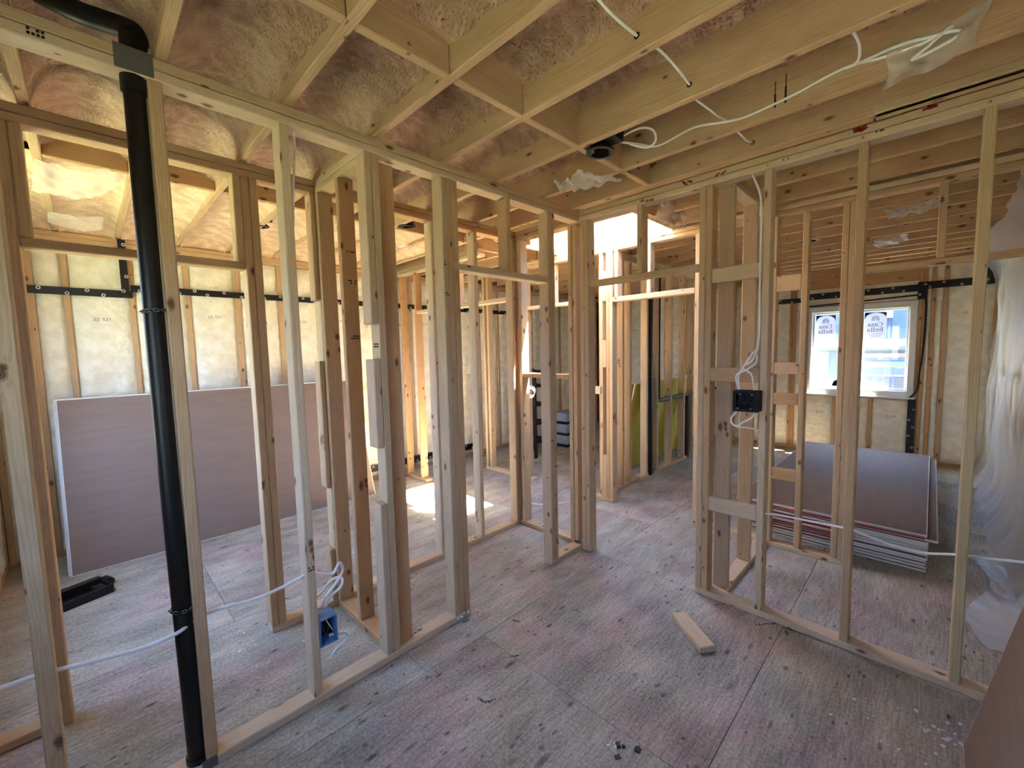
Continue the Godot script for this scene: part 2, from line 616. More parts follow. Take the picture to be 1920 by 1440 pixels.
# runs along t from s0 to s1 in a vertical plane; at is the inner face; n points inwards
func fill_bays(w: Node, studs: Array, along_x: bool, at: float, n: Vector3, y0: float, y1: float, split: float, marks := true) -> void:
	for i in studs.size() - 1:
		var s0: float = studs[i][1]
		var s1: float = studs[i + 1][0]
		if s1 - s0 < 0.02:
			continue
		for part in [[y0, split], [split, y1]]:
			if part[1] - part[0] < 0.05:
				continue
			var o := Vector3(s0, part[0], at) if along_x else Vector3(at, part[0], s0)
			var a := Vector3(s1 - s0, 0, 0) if along_x else Vector3(0, 0, s1 - s0)
			var bt := batt(w, o, a, Vector3(0, part[1] - part[0], 0), n, i)
			if marks and part[1] > 1.6 and s1 - s0 > 0.3:
				var mid := (s0 + s1) * 0.5
				var bs := Basis.IDENTITY if along_x else Basis(Vector3.UP, -PI / 2)
				var y := 1.985 + 0.03 * sin(i * 2.1)
				var p := Vector3(mid, y, at + n.z * 0.028) if along_x else Vector3(at + n.x * 0.028, y, mid)
				text(bt, "printed_mark", "22  121", "ink", p, bs, 0.026)


func outer_walls() -> void:
	# north: the insulated wall on the left of the picture
	var w := thing("wall_north", "insulated outer wall with batts between studs, left in the picture", "wall", Vector3(3.5, 0, -5.12), "", "structure")
	bd(w, "sheathing", -0.75, 7.95, -0.02, 2.99, -5.25, -5.20, "osb")
	bd(w, "bottom_plate", -0.6, 7.7, 0.0, PL, -5.2, -5.06, "warm")
	bd(w, "top_plate", -0.6, 3.2, 2.6225, H, -5.2, -5.045, "orange")
	bd(w, "top_plate", 3.2, 7.7, 2.6225, H, -5.2, -5.045, "warm")
	bd(w, "top_plate", -0.6, 1.9, 2.584, 2.622, -5.2, -5.048, "warm")
	bd(w, "top_plate", 1.9, 7.7, 2.584, 2.622, -5.2, -5.048, "orange")
	var ss := [[-0.55, -0.51], [-0.30, -0.26], [-0.107, -0.065], [0.292, 0.335], [0.69, 0.735], [1.095, 1.15], [1.50, 1.56], [1.905, 1.945]]
	var x := 2.31
	while x < 7.6:
		ss.append([x, x + 0.04])
		x += 0.406
	for s in ss:
		st(w, s[0], s[1], -5.19, -5.05, "warm")
	fill_bays(w, ss, true, -5.062, Vector3(0, 0, 1), 0.04, 2.58, 1.27)
	# membrane strips over the batts
	membrane(w, "membrane_strip", Vector3(-0.42, 2.15, -5.019), Vector3(0.74, 0, 0), Vector3(0, 0.062, 0), Vector3(0, 0, 1))
	membrane(w, "membrane_strip", Vector3(0.31, 2.205, -5.019), Vector3(4.8, 0, 0), Vector3(0, 0.060, 0), Vector3(0, 0, 1))
	membrane(w, "membrane_strip", Vector3(0.25, 2.15, -5.014), Vector3(0.052, 0, 0), Vector3(0, 0.5, 0), Vector3(0, 0, 1))
	membrane(w, "membrane_strip", Vector3(2.3, 0.10, -5.03), Vector3(1.9, 0, 0), Vector3(0, 0.09, 0), Vector3(0, 0, 1))
	# west, behind the camera on the left: two window openings let the day in
	w = thing("wall_west", "sheathed outer wall beside the drywall, far left edge of the picture", "wall", Vector3(-0.65, 0, -2.2), "", "structure")
	hole_wall(w, "sheathing", true, -0.72, -0.66, -5.25, 0.78, [[-4.2, -2.7, 0.95, 2.35], [-1.35, -0.65, 1.05, 2.1]])
	var wz := [[-5.04, -5.0], [-4.66, -4.62], [-4.31, -4.25]]
	for s in wz:
		st(w, -0.66, -0.55, s[0], s[1], "warm")
	fill_bays(w, wz, false, -0.56, Vector3(1, 0, 0), 0.04, 2.58, 1.27, false)
	bd(w, "bottom_plate", -0.66, -0.55, 0, PL, -5.04, 0.6, "warm")
	bd(w, "top_plate", -0.66, -0.55, 2.584, H, -5.04, 0.6, "warm")
	window_frame("window_2", Vector3(-0.69, 0, 0), -4.2, -2.7, 0.95, 2.35)
	window_frame("window_3", Vector3(-0.69, 0, 0), -1.35, -0.65, 1.05, 2.1)
	# south, behind the camera and along the right edge
	w = thing("wall_south", "outer wall with batts under clear sheeting, right edge of the picture", "wall", Vector3(3.5, 0, 0.65), "", "structure")
	hole_wall(w, "sheathing", false, 0.70, 0.76, -0.75, 7.95, [[0.6, 1.2, 1.5, 2.0]])
	bd(w, "bottom_plate", -0.55, 7.7, 0, PL, 0.56, 0.70, "warm")
	bd(w, "top_plate", -0.55, 7.7, 2.584, H, 0.56, 0.70, "warm")
	var wx := [[2.3, 2.34], [2.70, 2.74]]
	x = 3.1
	while x < 7.6:
		wx.append([x, x + 0.04])
		x += 0.406
	wx.append([7.66, 7.70])
	for s in wx:
		st(w, s[0], s[1], 0.56, 0.70, "warm")
	fill_bays(w, wx, true, 0.572, Vector3(0, 0, -1), 0.04, 2.58, 1.27, false)
	window_frame("window_4", Vector3(0, 0, 0.73), 0.6, 1.2, 1.5, 2.0, true)  # unseen opening added behind the camera to light the near room
	# east, with the window
	w = thing("wall_east", "insulated outer wall round the sliding window, seen through the right studs", "wall", Vector3(7.78, 0, -2.2), "", "structure")
	hole_wall(w, "sheathing", true, 7.85, 7.91, -5.25, 0.78, [[-1.36, -0.16, 0.87, 2.156]])
	bd(w, "bottom_plate", 7.7, 7.85, 0, PL, -5.2, 0.7, "warm")
	bd(w, "top_plate", 7.7, 7.85, 2.584, H, -5.2, 0.7, "warm")
	for s in [[-1.587, -1.547], [-1.545, -1.505], [-1.412, -1.372], [-0.158, -0.12], [-0.118, -0.08], [-0.04, 0.0], [0.065, 0.115], [0.50, 0.55]]:
		st(w, 7.7, 7.84, s[0], s[1], "orange" if s[0] < 0 else "warm")
	for s in [-2.0, -2.4, -2.8, -3.2, -3.6, -4.0, -4.4, -4.8]:
		st(w, 7.7, 7.84, s, s + 0.04, "orange")
	for s in [[-1.03, -0.985], [-0.62, -0.575]]:
		st(w, 7.7, 7.84, s[0], s[1], "warm", "cripple_stud", PL, 0.83)
	bd(w, "window_sill_plate", 7.7, 7.84, 0.83, 0.868, -1.372, -0.158, "warm")
	bd(w, "header", 7.70, 7.84, 2.412, 2.582, -1.50, -0.16, "orange")
	fill_bays(w, [[0, -1.372], [-1.03, -0.985], [-0.62, -0.575], [-0.158, 0]], false, 7.712, Vector3(-1, 0, 0), 0.04, 0.83, 0.83)
	for q in [[-1.30, -1.02, 0.60], [-0.55, -0.2, 0.60]]:
		text(w, "printed_mark", "22  121", "ink", Vector3(7.68, q[2], (q[0] + q[1]) * 0.5), Basis(Vector3.UP, -PI / 2), 0.026)
	fill_bays(w, [[0, -1.372], [-0.158, 0]], false, 7.712, Vector3(-1, 0, 0), 2.165, 2.41, 2.41, false)
	fill_bays(w, [[0, -5.05], [-4.8, -4.76], [-4.4, -4.36], [-4.0, -3.96], [-3.6, -3.56], [-3.2, -3.16], [-2.8, -2.76], [-2.4, -2.36], [-2.0, -1.96], [-1.587, -1.505], [-1.412, 0]], false, 7.712, Vector3(-1, 0, 0), 0.04, 2.58, 1.24)
	fill_bays(w, [[0, -0.08], [-0.04, 0.0], [0.065, 0.115], [0.50, 0.55]], false, 7.712, Vector3(-1, 0, 0), 0.04, 2.58, 1.24)
	membrane(w, "membrane_strip", Vector3(7.672, 2.237, -1.9), Vector3(0, 0, 0.56), Vector3(0, 0.07, 0), Vector3(-1, 0, 0))
	membrane(w, "membrane_strip", Vector3(7.669, 2.262, -1.36), Vector3(0, 0, 1.28), Vector3(0, 0.09, 0), Vector3(-1, 0, 0))
	membrane(w, "membrane_strip", Vector3(7.667, 2.285, -0.12), Vector3(0, 0, 0.66), Vector3(0, 0.092, 0), Vector3(-1, 0, 0))
	membrane(w, "membrane_strip", Vector3(7.664, 2.16, -0.17), Vector3(0, 0, 0.09), Vector3(0, 0.22, 0), Vector3(-1, 0, 0))
	membrane(w, "membrane_strip", Vector3(7.667, 0.02, -0.211), Vector3(0, 0, 0.08), Vector3(0, 0.84, 0), Vector3(-1, 0, 0))
	membrane(w, "membrane_strip", Vector3(7.664, 2.28, 0.40), Vector3(0, 0, 0.13), Vector3(0, 0.34, 0), Vector3(-1, 0, 0))
	put(w, "sealant_bead", tube([Vector3(7.69, 2.17, -1.36), Vector3(7.685, 2.19, -0.8), Vector3(7.685, 2.215, -0.2), Vector3(7.685, 2.20, -0.10), Vector3(7.685, 1.9, -0.085), Vector3(7.685, 1.5, -0.095), Vector3(7.685, 1.2, -0.12), Vector3(7.685, 0.98, -0.13), Vector3(7.685, 0.86, -0.20)], 0.011), "black_dull")


func membrane(par: Node, nm: String, o: Vector3, a: Vector3, b: Vector3, n: Vector3) -> void:
	var s := (a + b + n * 0.003).abs()
	var m := put(par, nm, board_mesh(s, 0.001), "membrane", o + (a + b) * 0.5)
	var long := a if a.length() > b.length() else b
	var wide := b if a.length() > b.length() else a
	var d := long.normalized()
	var k := 0.06
	var i := 0
	var ring := TorusMesh.new()
	ring.inner_radius = 0.007
	ring.outer_radius = 0.014
	ring.rings = 12
	ring.ring_segments = 4
	var t := SurfaceTool.new()
	t.begin(Mesh.PRIMITIVE_TRIANGLES)
	var any := false
	while k < long.length():
		var p := d * (k - long.length() * 0.5) + wide * (0.26 if i % 2 else -0.26) + n * 0.002
		t.append_from(ring, 0, Transform3D(Basis(Quaternion(Vector3.UP, n)).scaled(Vector3.ONE * 1.0), p))
		any = true
		k += 0.125 + 0.03 * sin(i * 1.7)
		i += 1
	if any:
		put(m, "printed_rings", t.commit(), "print_white", Vector3.ZERO, true)


# a wall of boxes round rectangular openings; across_x: the wall is thin along x and runs along z
func hole_wall(par: Node, nm: String, across_x: bool, t0: float, t1: float, s0: float, s1: float, holes: Array) -> void:
	var cut := [s0]
	for h in holes:
		cut.append(h[0])
		cut.append(h[1])
	cut.append(s1)
	var boxes := []
	for i in cut.size() - 1:
		var spans := [[-0.02, 2.99]]
		if i % 2 == 1:
			var h: Array = holes[(i - 1) / 2]
			spans = [[-0.02, h[2]], [h[3], 2.99]]
		for y in spans:
			boxes.append([cut[i], cut[i + 1], y[0], y[1]])
	for b in boxes:
		if across_x:
			bd(par, nm, t0, t1, b[2], b[3], b[0], b[1], "osb")
		else:
			bd(par, nm, b[0], b[1], b[2], b[3], t0, t1, "osb")


func window_frame(nm: String, at: Vector3, s0: float, s1: float, y0: float, y1: float, along_x := false) -> void:
	var w := thing(nm, "", "", at + (Vector3((s0 + s1) * 0.5, y0, 0) if along_x else Vector3(0, y0, (s0 + s1) * 0.5)), "", "structure")
	var mid := (s0 + s1) * 0.5
	for q in [[s0, s0 + 0.05, y0, y1], [s1 - 0.05, s1, y0, y1], [mid - 0.03, mid + 0.03, y0 + 0.05, y1 - 0.05], [s0 + 0.05, s1 - 0.05, y0, y0 + 0.05], [s0 + 0.05, s1 - 0.05, y1 - 0.05, y1]]:
		if along_x:
			bd(w, "window_frame", q[0], q[1], q[2], q[3], at.z - 0.03, at.z + 0.03, "vinyl")
		else:
			bd(w, "window_frame", at.x - 0.03, at.x + 0.03, q[2], q[3], q[0], q[1], "vinyl")
	for q in [[s0 + 0.05, mid - 0.03], [mid + 0.03, s1 - 0.05]]:
		if along_x:
			bd(w, "pane", q[0], q[1], y0 + 0.05, y1 - 0.05, at.z - 0.002, at.z + 0.002, "glass")
		else:
			bd(w, "pane", at.x - 0.002, at.x + 0.002, y0 + 0.05, y1 - 0.05, q[0], q[1], "glass")


# ------------------------------------------------------------------ stud walls
func wall(nm: String, label: String, pos: Vector3) -> Node3D:
	return thing(nm, label, "wall", pos, "", "structure")


func stud_wall_left() -> void:
	var w := wall("wall_left", "nearest open stud wall on the left, with the black pipe in it", Vector3(1.1, 0, -2.0))
	var z0 := -2.044
	var z1 := -1.955
	bd(w, "bottom_plate", -0.54, 1.556, 0, PL, z0, z1, "pale")
	bd(w, "bottom_plate", 2.345, 2.714, 0, PL, z0, z1, "pine")
	bd(w, "top_plate", -0.54, 2.742, 2.6225, H, z0, z1, "pine")
	bd(w, "top_plate", -0.54, 1.965, 2.584, 2.6198, z0, z1, "pale")
	bd(w, "top_plate", 1.967, 2.712, 2.584, 2.6198, z0, z1, "pine")
	st(w, -0.19, -0.147, z0, z1, "pine")
	st(w, -0.54, -0.502, z0, z1, "pine")
	st(w, 0.214, 0.254, z0, z1, "warm")
	st(w, 0.625, 0.663, z0, z1, "pale")
	for q in [[1.765, 2.584], [1.141, 1.59], [PL, 0.85]]:
		st(w, 0.995, 1.033, z0, z1, "pink", "backing_block", q[0], q[1])
	st(w, 1.034, 1.072, z0, z1, "pine")
	st(w, 1.074, 1.163, -2.022, -1.984, "orange", "stud", PL, 2.565)
	st(w, 1.437, 1.475, z0, z1, "pine")
	st(w, 1.476, 1.513, z0, z1, "warm")
	st(w, 1.514, 1.552, z0, z1, "warm", "jack_stud", PL, 2.089)
	bd(w, "header", 1.514, 2.344, 2.09, 2.128, z0, z1, "pale")
	st(w, 1.514, 1.552, z0, z1, "warm", "cripple_stud", 2.129, 2.584)
	st(w, 1.942, 1.98, z0, z1, "warm", "cripple_stud", 2.129, 2.584)
	st(w, 2.345, 2.382, z0, z1, "pink")
	st(w, 2.383, 2.421, z0, z1, "warm")


func stud_wall_closet() -> void:
	var w := wall("wall_closet", "open stud wall at the back of the closets, with a wide doorway", Vector3(1.1, 0, -2.71))
	var z0 := -2.754
	var z1 := -2.665
	bd(w, "bottom_plate", -0.54, -0.161, 0, PL, z0, z1, "warm")
	bd(w, "bottom_plate", 0.645, 2.74, 0, PL, z0, z1, "pale")
	bd(w, "top_plate", -0.54, 1.029, 2.6225, H, z0, z1, "warm")
	bd(w, "top_plate", 1.12, 2.96, 2.6225, H, z0, z1, "orange")
	bd(w, "top_plate", -0.54, 1.029, 2.584, 2.6198, z0, z1, "warm")
	bd(w, "top_plate", 1.12, 2.96, 2.584, 2.6198, z0, z1, "orange")
	st(w, -0.54, -0.502, z0, z1, "warm")
	st(w, -0.237, -0.2, z0, z1, "warm")
	st(w, -0.199, -0.162, z0, z1, "warm")
	bd(w, "header", -0.161, 0.644, 2.09, 2.128, z0, z1, "warm")
	st(w, -0.161, -0.124, z0, z1, "warm", "cripple_stud", 2.129, 2.584)
	st(w, 0.607, 0.644, z0, z1, "warm", "cripple_stud", 2.129, 2.584)
	st(w, 0.645, 0.683, z0, z1, "warm")
	st(w, 0.6845, 0.725, z0, z1, "warm")
	for q in [[1.95, 2.584], [0.777, 1.58], [PL, 0.377]]:
		st(w, 1.002, 1.0295, z0, z1, "warm", "backing_block", q[0], q[1])
	st(w, 1.0305, 1.068, z0, z1, "green", "stud", PL, 2.583)
	st(w, 1.44, 1.478, z0, z1)
	st(w, 1.855, 1.893, z0, z1, "pale")
	st(w, 2.265, 2.303, z0, z1, "pale")
	st(w, 2.70, 2.738, z0, z1, "pine")


func stud_wall_divider() -> void:
	var w := wall("wall_divider", "short open stud wall of wide lumber between the two closets", Vector3(1.075, 0, -2.35))
	bd(w, "bottom_plate", 1.03, 1.119, 0, PL, -2.664, -2.045, "orange")
	bd(w, "top_plate", 1.03, 1.119, 2.584, 2.6198, -2.754, -2.045, "green")
	bd(w, "top_plate", 1.03, 1.119, 2.6225, H, -2.754, -2.045, "pale")
	st(w, 1.03, 1.119, -2.663, -2.624, "warm")
	st(w, 1.03, 1.119, -2.378, -2.34, "warm")


func stud_wall_right() -> void:
	var w := wall("wall_right", "open stud wall across the right half, with the first doorway", Vector3(2.76, 0, -0.7))
	var x0 := 2.714
	var x1 := 2.803
	bd(w, "bottom_plate", x0, x1, 0, PL, -1.05, 0.55, "pale")
	bd(w, "bottom_plate", x0, x1, 0, PL, -1.95, -1.87, "pine")
	bd(w, "top_plate", 2.743, x1, 2.6225, H, -2.044, -1.95, "pine")
	bd(w, "top_plate", x0, x1, 2.6225, H, -1.953, 0.55, "pine")
	bd(w, "top_plate", x0, x1, 2.584, 2.6198, -1.953, 0.55, "pale")
	st(w, x0, x1, -1.947, -1.910, "pine")
	st(w, x0, x1, -1.909, -1.871, "pine")
	bd(w, "header", x0, x1, 2.09, 2.128, -1.870, -1.051, "pine")
	st(w, x0, x1, -1.47, -1.432, "pine", "cripple_stud", 2.129, 2.584)
	st(w, x0, x1, -1.05, -1.012, "pine")
	st(w, x0, x1, -1.011, -0.973, "warm")
	for s in [-0.70, -0.295, 0.112, 0.51]:
		st(w, x0, x1, s, s + 0.038, ["pale", "warm", "green", "pine"][int((s + 0.71) / 0.4)])
	for q in [[2.0, 2.085], [1.4, 1.485], [0.578, 0.667]]:
		bd(w, "blocking", x0, x0 + 0.038, q[0], q[1], -0.972, -0.701, "pale" if q[0] != 1.4 else "warm")
	# closet end behind it: the first closet's end wall to the left of the doorway
	w = wall("wall_closet_end", "open stud end wall of the empty closet, with a sunlit ledge board", Vector3(2.79, 0, -2.4))
	x0 = 2.745
	x1 = 2.834
	bd(w, "bottom_plate", x0, x1, 0, PL, -2.754, -2.046, "pine")
	bd(w, "top_plate", x0, x1, 2.584, 2.6198, -2.664, -1.955, "warm")
	bd(w, "top_plate", x0, x1, 2.6225, H, -2.664, -2.046, "warm")
	st(w, x0, x1, -2.70, -2.662, "pink")
	st(w, x0, x1, -2.642, -2.604, "pale")
	bd(w, "ledge_board", x0, x1, 1.375, 1.412, -2.603, -2.090, "warm")
	st(w, x0, x1, -2.088, -2.05, "pine")
	st(w, x0, x1, -2.044, -2.006, "warm")


func stud_wall_hall() -> void:
	var w := wall("wall_hall", "long open stud wall on the far side of the hall, with two doorways", Vector3(3.81, 0, -2.2))
	var x0 := 3.765
	var x1 := 3.854
	for q in [[-1.487, -0.41], [-2.62, -2.307], [-4.3, -3.42]]:
		bd(w, "bottom_plate", x0, x1, 0, PL, q[0], q[1], "pale")
	bd(w, "top_plate", x0, x1, 2.6225, H, -5.04, -2.4, "pine")
	bd(w, "top_plate", x0, x1, 2.6225, H, -2.398, 0.55, "pale")
	bd(w, "top_plate", x0, x1, 2.584, 2.6198, -5.04, -1.3, "pine")
	bd(w, "top_plate", x0, x1, 2.584, 2.6198, -1.298, 0.55, "warm")
	for q in [[-1.487, -1.449, "pale"], [-0.91, -0.872, "pale"], [-0.709, -0.671, "pine"], [-0.479, -0.441, "pine"], [-0.44, -0.402, "pine"], [0.47, 0.508, "pine"], [-2.62, -2.582, "orange"], [-2.46, -2.422, "pale"], [-2.383, -2.346, "pine"], [-2.345, -2.307, "pale"], [-3.59, -3.552, "pale"], [-3.53, -3.492, "pink"], [-4.29, -4.252, "pine"], [-4.215, -4.177, "pine"]]:
		st(w, x0, x1, q[0], q[1], q[2])
	for q in [[1.42, 1.7], [0.04, 0.5], [2.1, 2.4]]:
		st(w, x0, x1, -2.4215, -2.384, "pale", "backing_block", q[0], q[1])
	bd(w, "blocking", x0 - 0.02, x0 + 0.018, 1.14, 1.22, -2.53, -2.44, "pale")
	bd(w, "header", x0, x1, 2.08, 2.128, -2.306, -1.488, "pale")
	st(w, x0, x1, -2.285, -2.247, "pale", "cripple_stud", 2.129, 2.584)
	st(w, x0, x1, -1.938, -1.90, "pale", "cripple_stud", 2.129, 2.584)
	bd(w, "header", x0, x1, 2.10, 2.138, -3.491, -2.621, "pale")
	st(w, x0, x1, -3.10, -3.06, "pale", "cripple_stud", 2.139, 2.584)
	bd(w, "header", x0, x1, 2.09, 2.128, -0.401, 0.469, "pine")
	st(w, x0, x1, -0.01, 0.028, "pine", "cripple_stud", 2.129, 2.584)
	for q in [[2.02, 2.14], [1.39, 1.478], [1.153, 1.241], [0.556, 0.65]]:
		bd(w, "blocking", x0, x0 + 0.038, q[0], q[1], -0.871, -0.710, "warm" if q[0] < 1.3 else "pale")


func stud_wall_rooms() -> void:
	var w := wall("wall_closet_side", "short open stud wall between right stud wall and hall, beside the black box", Vector3(3.28, 0, -0.93))
	var z0 := -0.976
	var z1 := -0.887
	bd(w, "bottom_plate", 2.804, 3.764, 0, PL, z0, z1, "pale")
	bd(w, "top_plate", 2.804, 3.764, 2.6225, H, z0, z1, "warm")
	bd(w, "top_plate", 2.804, 3.764, 2.584, 2.6198, z0, z1, "pale")
	st(w, 2.83, 2.868, z0, z1, "pink")
	st(w, 3.30, 3.338, z0, z1, "pale")
	w = wall("wall_bath", "open stud wall past the hall doorway, with plumbing pipes in it", Vector3(5.5, 0, -2.51))
	z0 = -2.559
	z1 = -2.47
	bd(w, "bottom_plate", 3.9, 4.64, 0, PL, z0, z1, "warm")
	bd(w, "bottom_plate", 4.70, 4.87, 0, PL, z0, z1, "pale")
	bd(w, "bottom_plate", 5.02, 7.69, 0, PL, z0, z1, "warm")
	bd(w, "top_plate", 3.856, 7.69, 2.584, H, z0, z1, "pine")
	for q in [[3.90, "pale"], [4.246, "pine"], [4.41, "pine"], [4.815, "pale"], [5.088, "pink"], [5.495, "pine"], [5.91, "pine"], [6.212, "pine"], [6.62, "pine"], [7.03, "pine"]]:
		st(w, q[0], q[0] + 0.038, z0, z1, q[1])
	w = wall("wall_bedroom", "open stud wall deep in the left room, with a doorway header", Vector3(2.91, 0, -4.4))
	bd(w, "bottom_plate", 2.87, 2.959, 0, PL, -5.04, -4.40, "warm")
	bd(w, "top_plate", 2.87, 2.959, 2.6225, H, -5.04, -3.30, "pine")
	bd(w, "top_plate", 2.87, 2.959, 2.584, 2.6198, -5.04, -3.30, "pale")
	st(w, 2.87, 2.959, -4.857, -4.819, "orange")
	st(w, 2.87, 2.959, -4.531, -4.493, "orange")
	bd(w, "header", 2.87, 2.959, 2.09, 2.128, -4.492, -2.756, "pale")
	st(w, 2.87, 2.959, -3.7, -3.662, "pale", "cripple_stud", 2.129, 2.584)


# ------------------------------------------------------------------ the window and what is outside
func window_east() -> void:
	var w := thing("window_1", "white vinyl sliding window with two mirrored stickers on its panes", "window", Vector3(7.78, 0.87, -0.76), "", "structure")
	var xa := 7.70
	var xb := 7.86
	for q in [[-1.36, -1.30, 0.87, 2.156], [-0.235, -0.16, 0.87, 2.156], [-1.30, -0.235, 0.87, 0.95], [-1.30, -0.235, 2.07, 2.156], [-0.80, -0.73, 0.95, 2.07]]:
		bd(w, "window_frame", xa + (0.03 if q[0] == -0.80 else 0.0), xb, q[2], q[3], q[0], q[1], "vinyl", 0.006)
	for q in [[-1.30, -0.80, 7.79], [-0.73, -0.235, 7.76]]:
		var s := 0.025
		for r in [[q[0], q[0] + s, 0.95, 2.07], [q[1] - s, q[1], 0.95, 2.07], [q[0] + s, q[1] - s, 0.95, 0.95 + s], [q[0] + s, q[1] - s, 2.07 - s, 2.07]]:
			bd(w, "sash", q[2] - 0.015, q[2] + 0.015, r[2], r[3], r[0], r[1], "vinyl")
		bd(w, "pane", q[2] - 0.002, q[2] + 0.002, 0.975, 2.045, q[0] + s, q[1] - s, "glass")
	bd(w, "sill_flange", 7.665, 7.72, 0.845, 0.872, -1.38, -0.14, "vinyl")
	var nth := ["left", "right"]
	for i in 2:
		var z0: float = [-1.265, -0.70][i]
		var x: float = [7.785, 7.755][i]
		var d := 0.235
		var k := thing("window_sticker", "grey arched maker's sticker on the %s pane of the sliding window" % nth[i], "sticker", Vector3(x, 1.64, z0 + d * 0.5), "stickers on the window panes")
		bd(k, "sheet", x - 0.0006, x + 0.0006, 1.645, 2.03, z0, z0 + d, "sticker")
		# darker corners above the arch, the little arch emblem and the lettering, read from outside
		var c := Vector3(x - 0.0012, 1.93, z0 + d * 0.5)
		var t := SurfaceTool.new()
		t.begin(Mesh.PRIMITIVE_TRIANGLES)
		for sgn: float in [-1.0, 1.0]:
			for j in 10:
				var a0: float = j * d * 0.05
				var a1: float = (j + 1) * d * 0.05
				var y0 := 0.095 * sqrt(maxf(1 - pow(a0 / (d * 0.5), 2), 0))
				var y1 := 0.095 * sqrt(maxf(1 - pow(a1 / (d * 0.5), 2), 0))
				for p in [[a0, 0.1], [a1, 0.1], [a1, y1], [a0, 0.1], [a1, y1], [a0, y0]]:
					t.set_normal(Vector3(-1, 0, 0))
					t.set_uv(Vector2.ZERO)
					t.add_vertex(Vector3(0, p[1], sgn * p[0]))
		put(k, "arch_corners", t.commit(), "sticker_dark", c)
		var em := []
		for j in 3:
			var r: float = 0.036 - j * 0.012
			var arc := []
			arc.append(Vector3(0, -0.028, -r))
			for a in 9:
				arc.append(Vector3(0, sin(PI * a / 8.0) * r, -cos(PI * a / 8.0) * r))
			arc.append(Vector3(0, -0.028, r))
			put(k, "arch_emblem", tube(arc, 0.0028, 5, 2), "sticker_dark", c + Vector3(-0.001, 0.012, 0))
		var bs := Basis(Vector3.UP, PI / 2)
		text(k, "lettering", "Casa", "sticker_dark", Vector3(x - 0.0008, 1.862, z0 + d * 0.5), bs, 0.056, "Droid Serif")
		text(k, "lettering", "Bella", "sticker_dark", Vector3(x - 0.0008, 1.788, z0 + d * 0.5), bs, 0.056, "Droid Serif")
		for j in 3:
			bd(k, "fine_print", x - 0.0016, x - 0.0008, 1.735 - j * 0.022, 1.739 - j * 0.022, z0 + 0.03 + 0.02 * j, z0 + d - 0.03 - 0.02 * j, "sticker_dark")
	var gs := thing("window_sticker", "small pale green half-round sticker at the bottom of the left pane", "sticker", Vector3(7.785, 0.99, -0.98))
	var pts := []
	var half := SurfaceTool.new()
	half.begin(Mesh.PRIMITIVE_TRIANGLES)
	for a in 12:
		for p in [Vector3.ZERO, Vector3(0, sin(PI * a / 12.0) * 0.09, cos(PI * a / 12.0) * 0.065), Vector3(0, sin(PI * (a + 1) / 12.0) * 0.09, cos(PI * (a + 1) / 12.0) * 0.065)]:
			half.set_normal(Vector3(-1, 0, 0))
			half.set_uv(Vector2.ZERO)
			half.add_vertex(p)
	put(gs, "sheet", half.commit(), "sticker_green", Vector3(7.786, 0.985, -0.98))


func neighbour() -> void:
	var h := thing("house", "neighbouring house with pale shingle roof, seen through the sliding window", "house", Vector3(13.5, -3, -1.5))
	put(h, "wall", board_mesh(Vector3(4, 4.45, 9), 0.01), "siding", Vector3(15.0, -0.78, -1.5))
	bd(h, "fascia", 12.75, 12.83, 1.42, 1.53, -6.2, 3.0, "fascia")
	put(h, "roof", board_mesh(Vector3(3.2, 0.10, 9.2), 0.01), "shingle", Vector3(14.2, 1.86, -1.6)).rotation.z = 0.24
	var up := put(h, "upper_wall", board_mesh(Vector3(2.5, 3.6, 3.2), 0.01), "siding", Vector3(15.6, 3.6, 0.85))
	bd(up, "window_frame", 14.30, 14.36, 2.45, 3.1, -0.6, 0.1, "siding_pale")
	put(h, "upper_wall", board_mesh(Vector3(2.5, 3.0, 4.2), 0.01), "siding_pale", Vector3(16.2, 3.3, -3.2))
	bd(h, "door_panel", 12.96, 13.02, 0.86, 1.42, -2.25, -1.82, "siding_pale")
	bd(h, "wall_band", 12.95, 13.02, 1.26, 1.36, -1.25, 2.5, "brick_pale")
	bd(h, "wall_band", 12.95, 13.02, 1.06, 1.17, -1.25, 2.5, "siding_pale")
	for k in 7:
		bd(h, "siding_board", 12.97, 13.01, 0.10 + k * 0.10, 0.19 + k * 0.10, -6.0, -1.84, "siding_pale")
	for k in 6:
		bd(h, "window", 12.96, 13.01, 0.55, 0.80, -1.15 + k * 0.28, -0.95 + k * 0.28, "fascia")
	var r := thing("railing", "dark iron balcony railing outside the sliding window", "railing", Vector3(10, 0.4, -0.3))
	for y in [0.42, 0.78, 1.02, 1.17]:
		put(r, "rail", tube([Vector3(10, y, -0.92), Vector3(10, y, 1.2)], 0.011, 6, 1), "iron")
	for k in 15:
		put(r, "baluster", tube([Vector3(10, 0.42, -0.9 + k * 0.14), Vector3(10, 1.17, -0.9 + k * 0.14)], 0.008, 6, 1), "iron")
	bd(r, "balcony_slab", 9.9, 10.6, 0.3, 0.42, -0.95, 1.2, "render")
	for z in [-0.8, 1.05]:
		bd(r, "post", 10.1, 10.25, -3.0, 0.3, z, z + 0.15, "render")


# ------------------------------------------------------------------ drywall
func ordinal(k: int) -> String:
	return ["top", "second", "third", "fourth", "fifth", "sixth", "seventh", "eighth", "ninth", "tenth", "eleventh", "twelfth", "thirteenth", "fourteenth", "fifteenth", "sixteenth", "lowest"][k]


